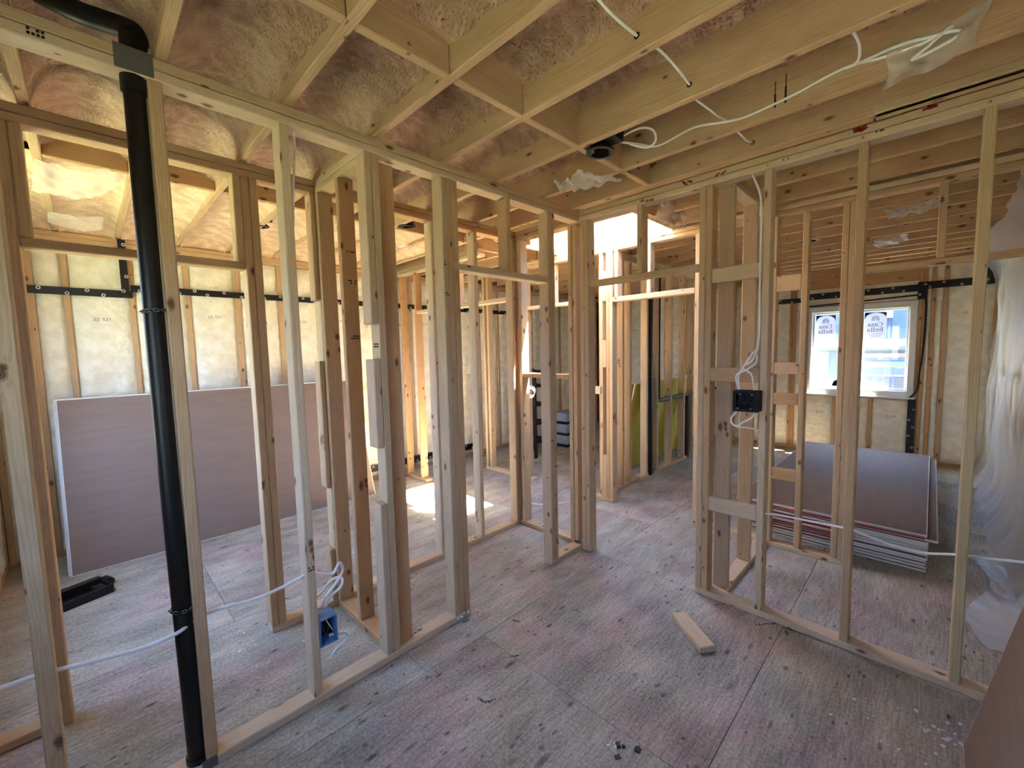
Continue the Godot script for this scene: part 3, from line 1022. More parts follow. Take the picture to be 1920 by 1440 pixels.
func drywall() -> void:
	# leaning on the insulated wall
	var th := asin(0.40 / 1.372)
	for k in 4:
		var at := Vector3(1.015 - 0.012 * (k / 2), 0, -4.5) + Vector3(0, -sin(th), -cos(th)) * 0.0
		var o := thing("drywall_sheet", ["brown drywall sheet at the front of the pile leaning on the insulated wall", "drywall sheet right behind the front one of the leaning pile", "third drywall sheet back in the pile leaning on the insulated wall", "rearmost drywall sheet of the leaning pile, touching the insulated wall"][k], "drywall", at + Vector3(0, 0, -0.0135 * k / cos(th)), "drywall sheets leaning on the insulated wall")
		o.rotation.x = -th
		put(o, "core", board_mesh(Vector3(2.44, 1.37, 0.0124), 0.002), "gypsum", Vector3(0, 0.685, -0.0065), true)
		put(o, "face_paper", board_mesh(Vector3(2.425, 1.355, 0.0012), 0.0004), "paper", Vector3(0, 0.683, 0.0003), true)
		var e := put(o, "end_tape", board_mesh(Vector3(0.0016, 1.366, 0.0126), 0.0005), "white_tape", Vector3(-1.2212, 0.684, -0.0065), true)
		if k % 2 == 0:
			put(e, "printed_band", board_mesh(Vector3(0.001, 0.85, 0.006), 0.0003), "blue_tape", Vector3(-0.001, 0.14, 0), true)
	# the flat stack in the window room
	var y := 0.0
	for k in 17:
		var i := 16 - k
		var dx := rng.randf_range(-0.02, 0.02)
		var dz := rng.randf_range(-0.006, 0.01)
		var ln := 2.90
		var lab := "drywall sheet in the flat stack below the sliding window, %s of the stack" % ordinal(i)
		if i == 0:
			lab = "grey paper-faced drywall sheet on top of the flat stack below the window"
			dx = 0.0
			dz = 0.0
		elif i == 2:
			lab = "drywall sheet third in the flat stack, its corner sticking out towards the studs"
			dx = 0.01
			dz = 0.055
		var o := thing("drywall_sheet", lab, "drywall", Vector3(5.48 + dx, y, -0.585 + dz), "drywall sheets in the flat stack")
		put(o, "core", board_mesh(Vector3(ln, 0.0148, 1.22), 0.003), "gypsum", Vector3(0, 0.0076, 0), true)
		put(o, "face_paper", board_mesh(Vector3(ln - 0.012, 0.0008, 1.206), 0.0003), "paper", Vector3(0, 0.0153, 0), true)
		if i in [1, 4, 6, 8, 10, 12]:
			put(o, "end_tape", board_mesh(Vector3(0.0016, 0.0135, 0.60 if i > 1 else 1.21), 0.0004), "red_tape", Vector3(-ln * 0.5 - 0.0005, 0.0076, -0.22 if i > 1 else 0.0), true)
		y += 0.0159
	# against the right wall, close to the camera
	th = atan(0.192)
	for k in 5:
		var o := thing("drywall_sheet", ["brown drywall sheet in front, leaning by the right foreground edge", "second drywall sheet of the pile in the right foreground", "third drywall sheet of the pile in the right foreground", "fourth drywall sheet of the pile in the right foreground", "rearmost drywall sheet of the pile in the right foreground"][k], "drywall", Vector3(2.354 - 1.22 - (0.0 if k == 0 else 0.012), 0, 0.148 + 0.0137 * k), "drywall sheets leaning in the right foreground")
		o.rotation.x = th
		put(o, "core", board_mesh(Vector3(2.44, 1.37, 0.0124), 0.002), "gypsum", Vector3(0, 0.687, 0.0065), true)
		put(o, "face_paper", board_mesh(Vector3(2.42, 1.352, 0.0012), 0.0004), "paper", Vector3(0, 0.687, -0.0003), true)


# ------------------------------------------------------------------ pipes
func chain(par: Node, c: Vector3, r: float, tilt := 0.0) -> void:
	var link := TorusMesh.new()
	link.inner_radius = 0.004
	link.outer_radius = 0.0075
	link.rings = 10
	link.ring_segments = 6
	var t := SurfaceTool.new()
	t.begin(Mesh.PRIMITIVE_TRIANGLES)
	var n := int(TAU * r / 0.012)
	for k in n:
		var a := TAU * k / n
		var rad := Vector3(cos(a), 0, sin(a))
		var tan_ := Vector3(-sin(a), 0, cos(a))
		var b := Basis(tan_ * 1.35, rad, Vector3.UP) if k % 2 == 0 else Basis(tan_ * 1.35, Vector3.UP, rad)
		t.append_from(link, 0, Transform3D(b, rad * r + Vector3(0, tilt * cos(a), 0)))
	put(par, "strap_chain", t.commit(), "steel", c)


func drain_pipe() -> void:
	var p := thing("drain_pipe", "tall black plastic drain pipe running floor to ceiling in the left stud wall", "pipe", Vector3(0.18, 0, -2.0))
	put(p, "pipe", tube([Vector3(0.193, 0.0, -1.995), Vector3(0.181, 1.2, -1.995), Vector3(0.181, 2.6, -1.995), Vector3(0.186, 2.70, -1.995)], 0.0305, 24, 8), "black_plastic")
	put(p, "hub", lathe([Vector2(0.031, -0.03), Vector2(0.037, -0.03), Vector2(0.037, 0.02), Vector2(0.031, 0.02)]), "black_plastic", Vector3(0.181, 2.565, -1.995))
	put(p, "hub", lathe([Vector2(0.031, -0.03), Vector2(0.0385, -0.03), Vector2(0.0385, 0.03), Vector2(0.031, 0.03)]), "black_plastic", Vector3(0.194, 0.03, -1.995))
	put(p, "elbow", tube([Vector3(0.188, 2.68, -1.995), Vector3(0.198, 2.725, -2.0), Vector3(0.185, 2.755, -2.02), Vector3(0.12, 2.775, -2.06), Vector3(0.06, 2.79, -2.09), Vector3(-0.06, 2.85, -2.16)], 0.034, 20, 8), "black_plastic")
	chain(p, Vector3(0.181, 1.79, -1.995), 0.034, 0.004)
	chain(p, Vector3(0.185, 0.665, -1.995), 0.034, -0.004)
	var g := thing("guard_plate", "grey steel guard plate nailed over the pipe hole in left top plate", "metal plate", Vector3(0.183, 2.585, -1.953))
	bd(g, "plate", 0.132, 0.2335, 2.5865, 2.624, -1.954, -1.952, "steel_plate", 0.0004)
	bd(g, "plate", 0.132, 0.2335, 2.6255, 2.664, -1.954, -1.952, "steel_plate", 0.0004)
	g = thing("guard_plate", "steel guard plate on the bottom plate at the foot of the black pipe", "metal plate", Vector3(0.24, 0, -1.953))
	bd(g, "plate", 0.20, 0.25, 0.002, 0.045, -1.954, -1.9525, "steel_plate", 0.0004)


func hall_things() -> void:
	var p := thing("drain_pipe", "glossy black drain pipe standing in the stud wall past the hall doorway", "pipe", Vector3(4.95, 0, -2.51))
	put(p, "pipe", tube([Vector3(4.95, 0.0, -2.515), Vector3(4.95, 2.6, -2.515)], 0.05, 24, 4), "black_plastic")
	for y in [1.47, 1.25]:
		chain(p, Vector3(4.95, y, -2.515), 0.047)
	p = thing("waste_pipe", "dark grey waste pipe running level through studs past the hall doorway", "pipe", Vector3(5.7, 0.92, -2.5))
	put(p, "pipe", tube([Vector3(5.14, 0.925, -2.5), Vector3(7.2, 0.93, -2.5)], 0.024, 16, 2), "grey_abs")
	for x in [5.45, 5.88]:
		put(p, "hub", tube([Vector3(x - 0.03, 0.926, -2.5), Vector3(x + 0.03, 0.926, -2.5)], 0.029, 16, 2), "grey_abs")
	p = thing("vent_pipe", "thin black vent pipe rising from the grey waste pipe", "pipe", Vector3(5.15, 0.93, -2.49))
	put(p, "pipe", tube([Vector3(5.15, 0.95, -2.475), Vector3(5.15, 2.55, -2.475)], 0.014, 12, 2), "black_dull")
	p = thing("drain_pipe", "short black drain pipe dropping from the waste pipe to the floor", "pipe", Vector3(6.1, 0, -2.5))
	put(p, "pipe", tube([Vector3(6.06, 0.0, -2.5), Vector3(6.06, 0.9, -2.5)], 0.04, 18, 3), "black_plastic")
	# moisture board standing behind the studs, leaning on them
	var th := atan(0.26 / 1.18)
	for k in 4:
		var o := thing("moisture_board", ["front yellow moisture board leaning behind the pipe studs", "second yellow moisture board behind the pipe studs", "third yellow moisture board behind the pipe studs", "rearmost yellow moisture board behind the pipe studs"][k], "drywall", Vector3(5.985 - 0.022 * k, 0, -2.845 - 0.035 * k), "yellow moisture boards behind the pipe studs")
		o.rotation.x = th
		put(o, "core", board_mesh(Vector3(2.5, 1.2, 0.0124), 0.002), "gypsum", Vector3(0, 0.6, 0), true)
		put(o, "face_paper", board_mesh(Vector3(2.49, 1.19, 0.0012), 0.0004), "yellow_board", Vector3(0, 0.6, 0.0066), true)
	# far corner of the house
	for k in 3:
		var o := thing("carton", ["white wrapped carton on the floor in the far dark corner", "white wrapped carton in the middle of the far corner stack", "white wrapped carton on top of the stack in the far corner"][k], "box", Vector3(5.6, 0.19 * k, -4.3), "wrapped cartons in the far corner")
		bd(o, "box", 5.45, 5.85, 0.19 * k, 0.19 * k + 0.188, -4.5, -4.2, "blue_pale", 0.006)
		bd(o, "band", 5.448, 5.852, 0.19 * k + 0.005, 0.19 * k + 0.05, -4.502, -4.198, "membrane", 0.001)
	var r := thing("rack", "black metal shelf rack standing in the dim room past the hall", "rack", Vector3(4.75, 0, -4.35))
	for x in [4.62, 4.98]:
		for z in [-4.5, -4.14]:
			bd(r, "post", x - 0.018, x + 0.018, 0, 1.32, z - 0.018, z + 0.018, "black_dull")
	for y in [0.22, 0.5, 0.78, 1.06, 1.28]:
		bd(r, "shelf", 4.60, 5.0, y, y + 0.025, -4.52, -4.12, "black_dull")
	r = thing("cable_coil", "coil of white cable hanging on a stud across the hall", "cable", Vector3(3.75, 1.1, -3.46))
	for k in 4:
		var pts := []
		for a in 13:
			pts.append(Vector3(3.74 - 0.008 * k, 1.13 + 0.055 * sin(TAU * a / 12.0) - 0.01 * k, -3.40 + 0.06 * cos(TAU * a / 12.0)))
		put(r, "loop", tube(pts, 0.005, 6, 3), "white_cable")
	r = thing("cable_coil", "loose white cable loops hanging at the sunlit closet ledge", "cable", Vector3(3.5, 1.2, -3.3))
	put(r, "loop", tube([Vector3(3.74, 2.0, -3.66), Vector3(3.74, 1.62, -3.64), Vector3(3.72, 1.45, -3.61), Vector3(3.72, 1.36, -3.63), Vector3(3.72, 1.28, -3.60), Vector3(3.73, 1.33, -3.62)], 0.006, 6, 6), "white_cable")
	r = thing("cable", "white cable lying in loops on the hall floor", "cable", Vector3(3.3, 0, -3.1))
	put(r, "sheath", tube([Vector3(3.72, 0.006, -3.45), Vector3(3.55, 0.006, -3.25), Vector3(3.35, 0.006, -3.1), Vector3(3.2, 0.006, -3.0), Vector3(3.22, 0.006, -2.85), Vector3(3.4, 0.006, -2.7), Vector3(3.6, 0.006, -2.6)], 0.005, 6, 6), "white_cable")


# ------------------------------------------------------------------ cables
func cable(nm: String, label: String, pts: Array, r := 0.0052, group := "") -> Node3D:
	var o := thing(nm, label, "cable", pts[0], group)
	put(o, "sheath", tube(pts, r, 8, 8, 1.0), "white_cable", Vector3.ZERO)
	return o


func cables() -> void:
	var z := -2.0
	cable("cable", "white cable sagging through the left stud wall, in front of the black pipe", [Vector3(-0.5, 0.63, z), Vector3(-0.30, 0.618, z), Vector3(-0.17, 0.609, z), Vector3(-0.06, 0.598, z + 0.02), Vector3(0.06, 0.592, z + 0.045), Vector3(0.16, 0.596, z + 0.045), Vector3(0.22, 0.604, z + 0.01), Vector3(0.30, 0.607, z), Vector3(0.43, 0.590, z), Vector3(0.55, 0.598, z), Vector3(0.645, 0.615, z), Vector3(0.69, 0.60, z), Vector3(0.75, 0.575, z + 0.01), Vector3(0.80, 0.60, z - 0.02), Vector3(0.815, 0.55, z - 0.03), Vector3(0.77, 0.52, z), Vector3(0.715, 0.475, z + 0.01), Vector3(0.70, 0.43, z)], 0.0072)
	cable("cable", "white cable looped over the blue outlet box beside the second stud", [Vector3(0.66, 0.46, z - 0.02), Vector3(0.70, 0.485, z - 0.02), Vector3(0.76, 0.53, z - 0.02), Vector3(0.80, 0.525, z - 0.01), Vector3(0.79, 0.49, z), Vector3(0.73, 0.455, z), Vector3(0.715, 0.42, z)], 0.0068)
	cable("cable", "white cable tail curling below the blue outlet box", [Vector3(0.72, 0.275, z), Vector3(0.77, 0.268, z + 0.01), Vector3(0.80, 0.255, z + 0.02), Vector3(0.79, 0.225, z + 0.02), Vector3(0.74, 0.20, z + 0.02), Vector3(0.715, 0.175, z + 0.02)], 0.0068)
	cable("cable", "white cable dropping from the left top plate beside a pale stud", [Vector3(0.70, 2.585, -2.0), Vector3(0.70, 2.5, -2.0), Vector3(0.685, 2.35, -2.0), Vector3(0.672, 2.15, -2.0)])
	var x := 2.758
	cable("cable", "white cable sagging level through the right stud wall to the right edge", [Vector3(x, 0.62, -0.70), Vector3(x, 0.632, -0.6), Vector3(x, 0.638, -0.45), Vector3(x, 0.643, -0.28), Vector3(x, 0.634, -0.22), Vector3(x, 0.612, -0.12), Vector3(x, 0.606, 0.0), Vector3(x, 0.636, 0.12), Vector3(x, 0.655, 0.24), Vector3(x, 0.675, 0.36), Vector3(x, 0.69, 0.5)], 0.0062)
	var b := Vector3(2.70, 0, 0)
	cable("cable", "white cable coming down the stud from the right top plate to the black box", [b + Vector3(0.05, 2.59, -0.77), b + Vector3(0.01, 2.54, -0.745), b + Vector3(0, 2.45, -0.715), b + Vector3(0, 2.35, -0.707), b + Vector3(0.0, 2.0, -0.706), b + Vector3(0.0, 1.64, -0.705), b + Vector3(-0.01, 1.56, -0.74), b + Vector3(-0.02, 1.50, -0.77), b + Vector3(-0.02, 1.44, -0.80), b + Vector3(-0.01, 1.36, -0.80)], 0.006)
	cable("cable", "short white cable loop above the black wall box", [b + Vector3(-0.01, 1.35, -0.80), b + Vector3(-0.03, 1.44, -0.81), b + Vector3(-0.035, 1.475, -0.76), b + Vector3(-0.02, 1.51, -0.715), b + Vector3(0.005, 1.56, -0.71)], 0.005, "cable loops at the black wall box")
	cable("cable", "second white cable arching above the black wall box", [b + Vector3(0.005, 1.60, -0.71), b + Vector3(-0.02, 1.53, -0.73), b + Vector3(-0.035, 1.49, -0.775), b + Vector3(-0.03, 1.45, -0.73), b + Vector3(-0.01, 1.36, -0.72)], 0.005, "cable loops at the black wall box")
	cable("cable", "white cable loop hanging below the black wall box, on the left", [b + Vector3(-0.01, 1.24, -0.80), b + Vector3(-0.02, 1.19, -0.835), b + Vector3(-0.02, 1.155, -0.83), b + Vector3(-0.02, 1.14, -0.80), b + Vector3(0, 1.135, -0.74), b + Vector3(0.03, 1.12, -0.705), b + Vector3(0.035, 1.08, -0.705)], 0.005, "cable loops at the black wall box")
	cable("cable", "white cable loop hanging below the black wall box, on the right", [b + Vector3(-0.01, 1.24, -0.71), b + Vector3(-0.03, 1.20, -0.725), b + Vector3(-0.03, 1.17, -0.77), b + Vector3(-0.02, 1.145, -0.80), b + Vector3(-0.015, 1.15, -0.82)], 0.005, "cable loops at the black wall box")
	# overhead
	var jx := 2.288
	cable("cable", "white cable stapled along the ceiling joist from the round light can", [Vector3(2.09, 2.72, -1.24), Vector3(2.17, 2.71, -1.17), Vector3(2.25, 2.70, -1.10), Vector3(jx, 2.735, -0.98), Vector3(jx, 2.74, -0.9), Vector3(jx, 2.71, -0.76), Vector3(jx, 2.70, -0.67), Vector3(jx, 2.71, -0.55), Vector3(jx, 2.722, -0.46), Vector3(jx, 2.742, -0.36), Vector3(jx, 2.748, -0.277), Vector3(jx, 2.735, -0.2), Vector3(jx, 2.728, -0.12), Vector3(jx, 2.73, -0.04)], 0.0055)
	cable("cable", "white cable loop standing out beside the round light can", [Vector3(2.06, 2.72, -1.25), Vector3(2.10, 2.75, -1.13), Vector3(2.16, 2.745, -1.08), Vector3(2.19, 2.70, -1.08), Vector3(2.17, 2.675, -1.12), Vector3(2.12, 2.70, -1.19)], 0.0055)
	cable("cable", "white cable crossing a joist bay at the top of the picture", [Vector3(1.10, 2.74, -0.80), Vector3(1.20, 2.72, -0.795), Vector3(1.32, 2.71, -0.79), Vector3(1.447, 2.715, -0.785)], 0.005, "cables crossing the joist bays")
	cable("cable", "white cable curving across the bay right of the upper joist hole", [Vector3(1.487, 2.72, -0.78), Vector3(1.60, 2.72, -0.765), Vector3(1.72, 2.712, -0.76), Vector3(1.865, 2.715, -0.77)], 0.005, "cables crossing the joist bays")
	cable("cable", "short white cable dropping to the stapled run near the cable bundle", [Vector3(1.91, 2.69, -0.245), Vector3(2.05, 2.70, -0.235), Vector3(2.2, 2.72, -0.25), Vector3(jx, 2.747, -0.28)], 0.005, "cables crossing the joist bays")
	cable("cable", "short white cable meeting the stapled run near the black joist marks", [Vector3(1.91, 2.70, -0.79), Vector3(2.05, 2.705, -0.78), Vector3(2.2, 2.71, -0.77), Vector3(jx, 2.72, -0.765)], 0.005, "cables crossing the joist bays")
	cable("cable", "short white cable crossing the last joist bay before the right wall", [Vector3(2.335, 2.71, -0.76), Vector3(2.45, 2.705, -0.75), Vector3(2.55, 2.70, -0.745), Vector3(2.632, 2.715, -0.74)], 0.005, "cables crossing the joist bays")
	cable("cable", "bundled white cable loops tied to the joist, upper right", [Vector3(jx, 2.745, -0.30), Vector3(jx - 0.01, 2.745, -0.22), Vector3(jx - 0.01, 2.75, -0.13), Vector3(jx - 0.015, 2.735, -0.06), Vector3(jx - 0.02, 2.72, 0.01), Vector3(jx - 0.02, 2.70, 0.02), Vector3(jx - 0.02, 2.68, -0.05), Vector3(jx - 0.02, 2.675, -0.10), Vector3(jx - 0.02, 2.70, -0.06), Vector3(jx - 0.02, 2.735, -0.01), Vector3(jx - 0.01, 2.74, 0.0), Vector3(jx - 0.01, 2.725, -0.06)], 0.006)


# ------------------------------------------------------------------ recessed light cans and plastic bags
func light_can(label: String, at: Vector3, tilt := Vector3.ZERO) -> Node3D:
	var o := thing("light_housing", label, "light fitting", at, "recessed light cans")
	o.rotation = tilt
	put(o, "can", lathe([Vector2(0.0, 0.10), Vector2(0.058, 0.10), Vector2(0.060, 0.095), Vector2(0.060, 0.0), Vector2(0.054, 0.0), Vector2(0.054, 0.085), Vector2(0.0, 0.085)]), "black_plastic", Vector3.ZERO, true)
	put(o, "flange", lathe([Vector2(0.060, 0.012), Vector2(0.074, 0.010), Vector2(0.075, 0.0), Vector2(0.055, -0.002), Vector2(0.055, 0.012)]), "black_plastic", Vector3.ZERO, true)
	for a in [0.6, 2.4, 4.4]:
		put(o, "clip", board_mesh(Vector3(0.012, 0.04, 0.003), 0.0008), "steel", Vector3(cos(a) * 0.050, 0.02, sin(a) * 0.050), true).rotation.y = -a + PI / 2
	put(o, "junction_box", board_mesh(Vector3(0.09, 0.06, 0.07), 0.003), "black_dull", Vector3(-0.02, 0.06, 0.085), true)
	return o


func bag(label: String, c: Vector3, ux: Vector3, uy: Vector3, sd: int, crumple := 0.03) -> void:
	var n := noise(5.0, sd, 2)
	var nrm := ux.cross(uy).normalized()
	var f := func(u: float, v: float) -> Vector3:
		var p := ux * (u - 0.5) + uy * (v - 0.5)
		var w := n.get_noise_3d(p.x * 2 + sd, p.y * 2, p.z * 2)
		return p * (1.0 + 0.3 * n.get_noise_2d(u * 0.12, v * 0.12 + sd)) + nrm * w * crumple + Vector3(0, -0.02 * sin(u * PI), 0)
	var o := thing("plastic_bag", label, "plastic bag", c, "clear plastic bags stapled to joists")
	put(o, "film", sheet(26, 22, f), "bag", Vector3.ZERO, true)


func lights_and_bags() -> void:
	light_can("black recessed light can hanging between joists above the doorway corner", Vector3(1.985, 2.645, -1.285), Vector3(0.05, 0, -0.05))
	light_can("black recessed light can in the left room, right of the triple stud", Vector3(1.95, 2.66, -3.14), Vector3(0.08, 0, 0.1))
	light_can("black recessed light can in the left room, beside the double stud", Vector3(1.06, 2.66, -3.92), Vector3(0.0, 0.5, 0.12))
	light_can("black recessed light can among far joists above the right closet", Vector3(5.285, 2.66, -0.93), Vector3(0, 1.0, 0))
	bag("clear plastic bag with cable ends hanging below the round light can", Vector3(2.20, 2.64, -1.55), Vector3(0.28, 0.02, 0.06), Vector3(-0.08, -0.04, 0.30), 3, 0.05)
	bag("clear plastic bag round the white cable bundle, upper right", Vector3(2.268, 2.70, -0.04), Vector3(0.0, 0.03, 0.24), Vector3(0.02, 0.15, 0.02), 4, 0.03)
	bag("torn clear plastic film under the joists in the left room", Vector3(0.02, 2.62, -3.45), Vector3(0.3, 0.0, 0.08), Vector3(-0.05, -0.05, -0.42), 5, 0.022)
	bag("small clear plastic bag low on the foam in the left room", Vector3(0.02, 2.63, -4.45), Vector3(0.25, 0, 0.05), Vector3(0.0, -0.03, -0.3), 6, 0.022)
	bag("clear plastic bag hanging above the first doorway, past the right wall", Vector3(3.30, 2.66, -1.50), Vector3(0.22, 0.02, 0.12), Vector3(-0.04, 0.2, 0.04), 7, 0.06)
	bag("clear plastic bag in the left room beside the light can, near wide studs", Vector3(2.1, 2.62, -3.62), Vector3(0.2, 0.0, 0.1), Vector3(-0.05, 0.02, -0.3), 8, 0.05)
	bag("clear plastic bag among the joists above the closet doorway, far right", Vector3(4.62, 2.655, -0.12), Vector3(0.25, 0.0, 0.05), Vector3(0.0, 0.05, 0.3), 9, 0.04)
	bag("flattened clear plastic bag under far joists near the header cripple", Vector3(5.9, 2.65, -0.35), Vector3(0.4, 0.0, 0.0), Vector3(0.0, 0.02, 0.25), 10, 0.03)
	# clear vapour sheeting over the batts on the right
	var n := noise(2.2, 91, 3)
	var n2 := noise(1.0, 92, 2)
	var f := func(u: float, v: float) -> Vector3:
		var x := lerpf(2.9, 7.62, u)
		var y := lerpf(0.0, 2.62, v)
		var wr := 0.028 * (1.0 - smoothstep(2.2, 2.55, y)) * sin(x * 21.0 + 3.0 * n2.get_noise_2d(x, y * 0.6)) * (0.4 + 0.6 * absf(n2.get_noise_2d(x * 2, 9.0)))
		return Vector3(x - 5.2, y, 0.505 + wr + 0.05 * n.get_noise_2d(x * 0.5, y * 0.4) - (0.12 * pow(maxf(0.35 - y, 0.0) / 0.35, 2.0)) - 0.16 * pow(clampf((y - 2.3) / 0.3, 0, 1), 2.0))
	var s := thing("plastic_sheeting", "clear wrinkled vapour sheeting hung over the right outer wall", "plastic sheeting", Vector3(5.2, 0, 0))
	put(s, "film", sheet(260, 26, f), "poly", Vector3.ZERO, true)
	var g := func(u: float, v: float) -> Vector3:
		var x := lerpf(3.2, 4.6, u)
		var z := lerpf(0.42, 0.20, v * (0.7 + 0.3 * sin(u * 7.0)))
		return Vector3(x - 3.9, 0.012 + 0.03 * (1 - v) + 0.012 * n.get_noise_2d(x * 6, z * 8), z)
	var s2 := thing("plastic_sheeting", "tail of clear sheeting spread on the floor by the right wall", "plastic sheeting", Vector3(3.9, 0, 0))
	put(s2, "film", sheet(40, 10, g), "poly", Vector3.ZERO, true)


# ------------------------------------------------------------------ small things
func small_things() -> void:
	# blue outlet box
	var b := thing("outlet_box", "blue plastic outlet box with wires, fixed beside the second stud", "electrical box", Vector3(0.705, 0.32, -1.99))
	var x0 := 0.664
	var x1 := 0.745
	var y0 := 0.265
	var y1 := 0.395
	for q in [[x0, x0 + 0.006, y0, y1, -2.03, -1.95], [x1 - 0.006, x1, y0, y1, -2.03, -1.95], [x0 + 0.006, x1 - 0.006, y0, y0 + 0.006, -2.03, -1.95], [x0 + 0.006, x1 - 0.006, y1 - 0.006, y1, -2.03, -1.95], [x0 + 0.006, x1 - 0.006, y0 + 0.006, y1 - 0.006, -2.03, -2.024]]:
		bd(b, "side", q[0], q[1], q[2], q[3], q[4], q[5], "blue_box", 0.001)
	bd(b, "shade_liner", x0 + 0.0065, x1 - 0.0065, y0 + 0.0065, y1 - 0.0065, -2.0235, -2.022, "black_dull", 0.0004)  # dark liner standing in for the shade inside the box
	put(b, "wire", tube([Vector3(0.69, 0.385, -2.0), Vector3(0.685, 0.34, -1.975), Vector3(0.70, 0.31, -1.97), Vector3(0.715, 0.34, -1.98)], 0.0018, 6, 6), "copper")
	put(b, "wire", tube([Vector3(0.70, 0.385, -2.0), Vector3(0.712, 0.35, -1.97), Vector3(0.725, 0.32, -1.965)], 0.0018, 6, 6), "white_cable")
	# black multi-gang box on the right wall
	b = thing("wall_box", "black plastic wall box full of wires on the right stud wall", "electrical box", Vector3(2.66, 1.24, -0.75))
	y0 = 1.238
	y1 = 1.358
	var z0 := -0.815
	var z1 := -0.682
	for q in [[2.625, 2.712, y0, y0 + 0.009, z0, z1], [2.625, 2.712, y1 - 0.009, y1, z0, z1], [2.625, 2.712, y0 + 0.009, y1 - 0.009, z0, z0 + 0.009], [2.625, 2.712, y0 + 0.009, y1 - 0.009, z1 - 0.009, z1], [2.702, 2.712, y0 + 0.009, y1 - 0.009, z0 + 0.009, z1 - 0.009]]:
		bd(b, "side", q[0], q[1], q[2], q[3], q[4], q[5], "black_dull", 0.002)
	for q in [[y0 + 0.012, y0 + 0.015, z0 + 0.014, z1 - 0.014], [y1 - 0.015, y1 - 0.012, z0 + 0.014, z1 - 0.014], [y0 + 0.015, y1 - 0.015, z0 + 0.014, z0 + 0.017], [y0 + 0.015, y1 - 0.015, z1 - 0.017, z1 - 0.014]]:
		bd(b, "bezel", 2.622, 2.627, q[0], q[1], q[2], q[3], "grey_abs", 0.0005)
	for k in 5:
		var zz := z0 + 0.03 + k * 0.018
		put(b, "wire", tube([Vector3(2.69, 1.35, zz), Vector3(2.64, 1.31 - 0.008 * (k % 3), zz + 0.012), Vector3(2.635, 1.285, zz - 0.008), Vector3(2.66, 1.26, zz + 0.01)], 0.003, 6, 5), "black_plastic" if k % 2 else "grey_abs")
	for q in [[y0 + 0.02, z0 + 0.03], [y1 - 0.02, z0 + 0.04], [y0 + 0.02, z1 - 0.035], [y1 - 0.02, z1 - 0.03]]:
		bd(b, "screw", 2.62, 2.626, q[0] - 0.004, q[0] + 0.004, q[1] - 0.004, q[1] + 0.004, "steel", 0.001)
	# offcut on the floor
	var o := thing("wood_offcut", "short pale lumber offcut lying alone on the floor", "wood", Vector3(2.29, 0, -0.897))
	o.rotation.y = atan2(0.225, 0.195) + 0.06
	put(o, "offcut", board_mesh(Vector3(0.30, 0.038, 0.089), 0.005), "pale0", Vector3(0, 0.019, 0), true)
	# black tray on the left room floor
	var t := thing("tool_tray", "black plastic tray lying on the floor by the leaning drywall", "tray", Vector3(-0.16, 0, -4.03))
	t.rotation.y = 0.35
	for q in [[Vector3(0.30, 0.012, 0.20), Vector3(0, 0.007, 0)], [Vector3(0.30, 0.06, 0.014), Vector3(0, 0.03, 0.093)], [Vector3(0.30, 0.075, 0.05), Vector3(0, 0.037, -0.085)], [Vector3(0.014, 0.06, 0.19), Vector3(0.143, 0.03, 0)], [Vector3(0.014, 0.06, 0.19), Vector3(-0.143, 0.03, 0)], [Vector3(0.06, 0.045, 0.10), Vector3(0.10, 0.025, 0.02)]]:
		put(t, "side", board_mesh(q[0], 0.004), "black_plastic", q[1], true)
	put(t, "roller", lathe([Vector2(0, 0.035), Vector2(0.03, 0.035), Vector2(0.03, -0.035), Vector2(0, -0.035)], 16), "black_dull", Vector3(0.175, 0.032, -0.06), true).rotation.x = PI / 2
	put(t, "round_label", lathe([Vector2(0.010, 0.001), Vector2(0.020, 0.001), Vector2(0.020, 0.0), Vector2(0.010, 0.0)], 16), "grey_abs", Vector3(0.10, 0.049, 0.02), true)
	# debris
	rng.seed = 99
	var nth := 0
	for q in [[2.36, 0.105, "heap of white plaster crumbs at the foot of the right drywall", 26, 0.05, "gypsum"], [2.26, -0.02, "scatter of white plaster crumbs left of the right drywall", 14, 0.11, "gypsum"], [1.43, -0.80, "torn scrap of black tape on the floor, bottom centre", 5, 0.03, "membrane"], [1.40, -0.86, "small white paper scrap next to the black tape scrap", 4, 0.02, "gypsum"], [2.67, -0.508, "small dark metal bracket scrap beside the right bottom plate", 3, 0.012, "steel_plate"], [0.55, -2.55, "white drywall crumbs inside the left closet", 12, 0.16, "gypsum"], [1.50, -1.93, "tiny white crumbs on the bottom plate by the doorway stud", 8, 0.05, "gypsum"]]:
		var d := thing("debris", q[2], "debris", Vector3(q[0], 0, q[1]))
		for k in q[3]:
			var s := Vector3(rng.randf_range(0.004, 0.016), rng.randf_range(0.002, 0.008), rng.randf_range(0.004, 0.014)) * (1.6 if q[5] != "gypsum" else 1.0)
			var m := put(d, "crumb", board_mesh(s, 0.001), q[5], Vector3(rng.randfn(0, q[4]), s.y * 0.5 + (PL if q[0] == 1.50 else 0.0), rng.randfn(0, q[4])) * (Vector3(1, 1, 0.3) if q[0] == 1.50 else Vector3.ONE), true)
			m.rotation.y = rng.randf() * TAU
	# scuffs on the plywood
	var fl := get_node("floor")
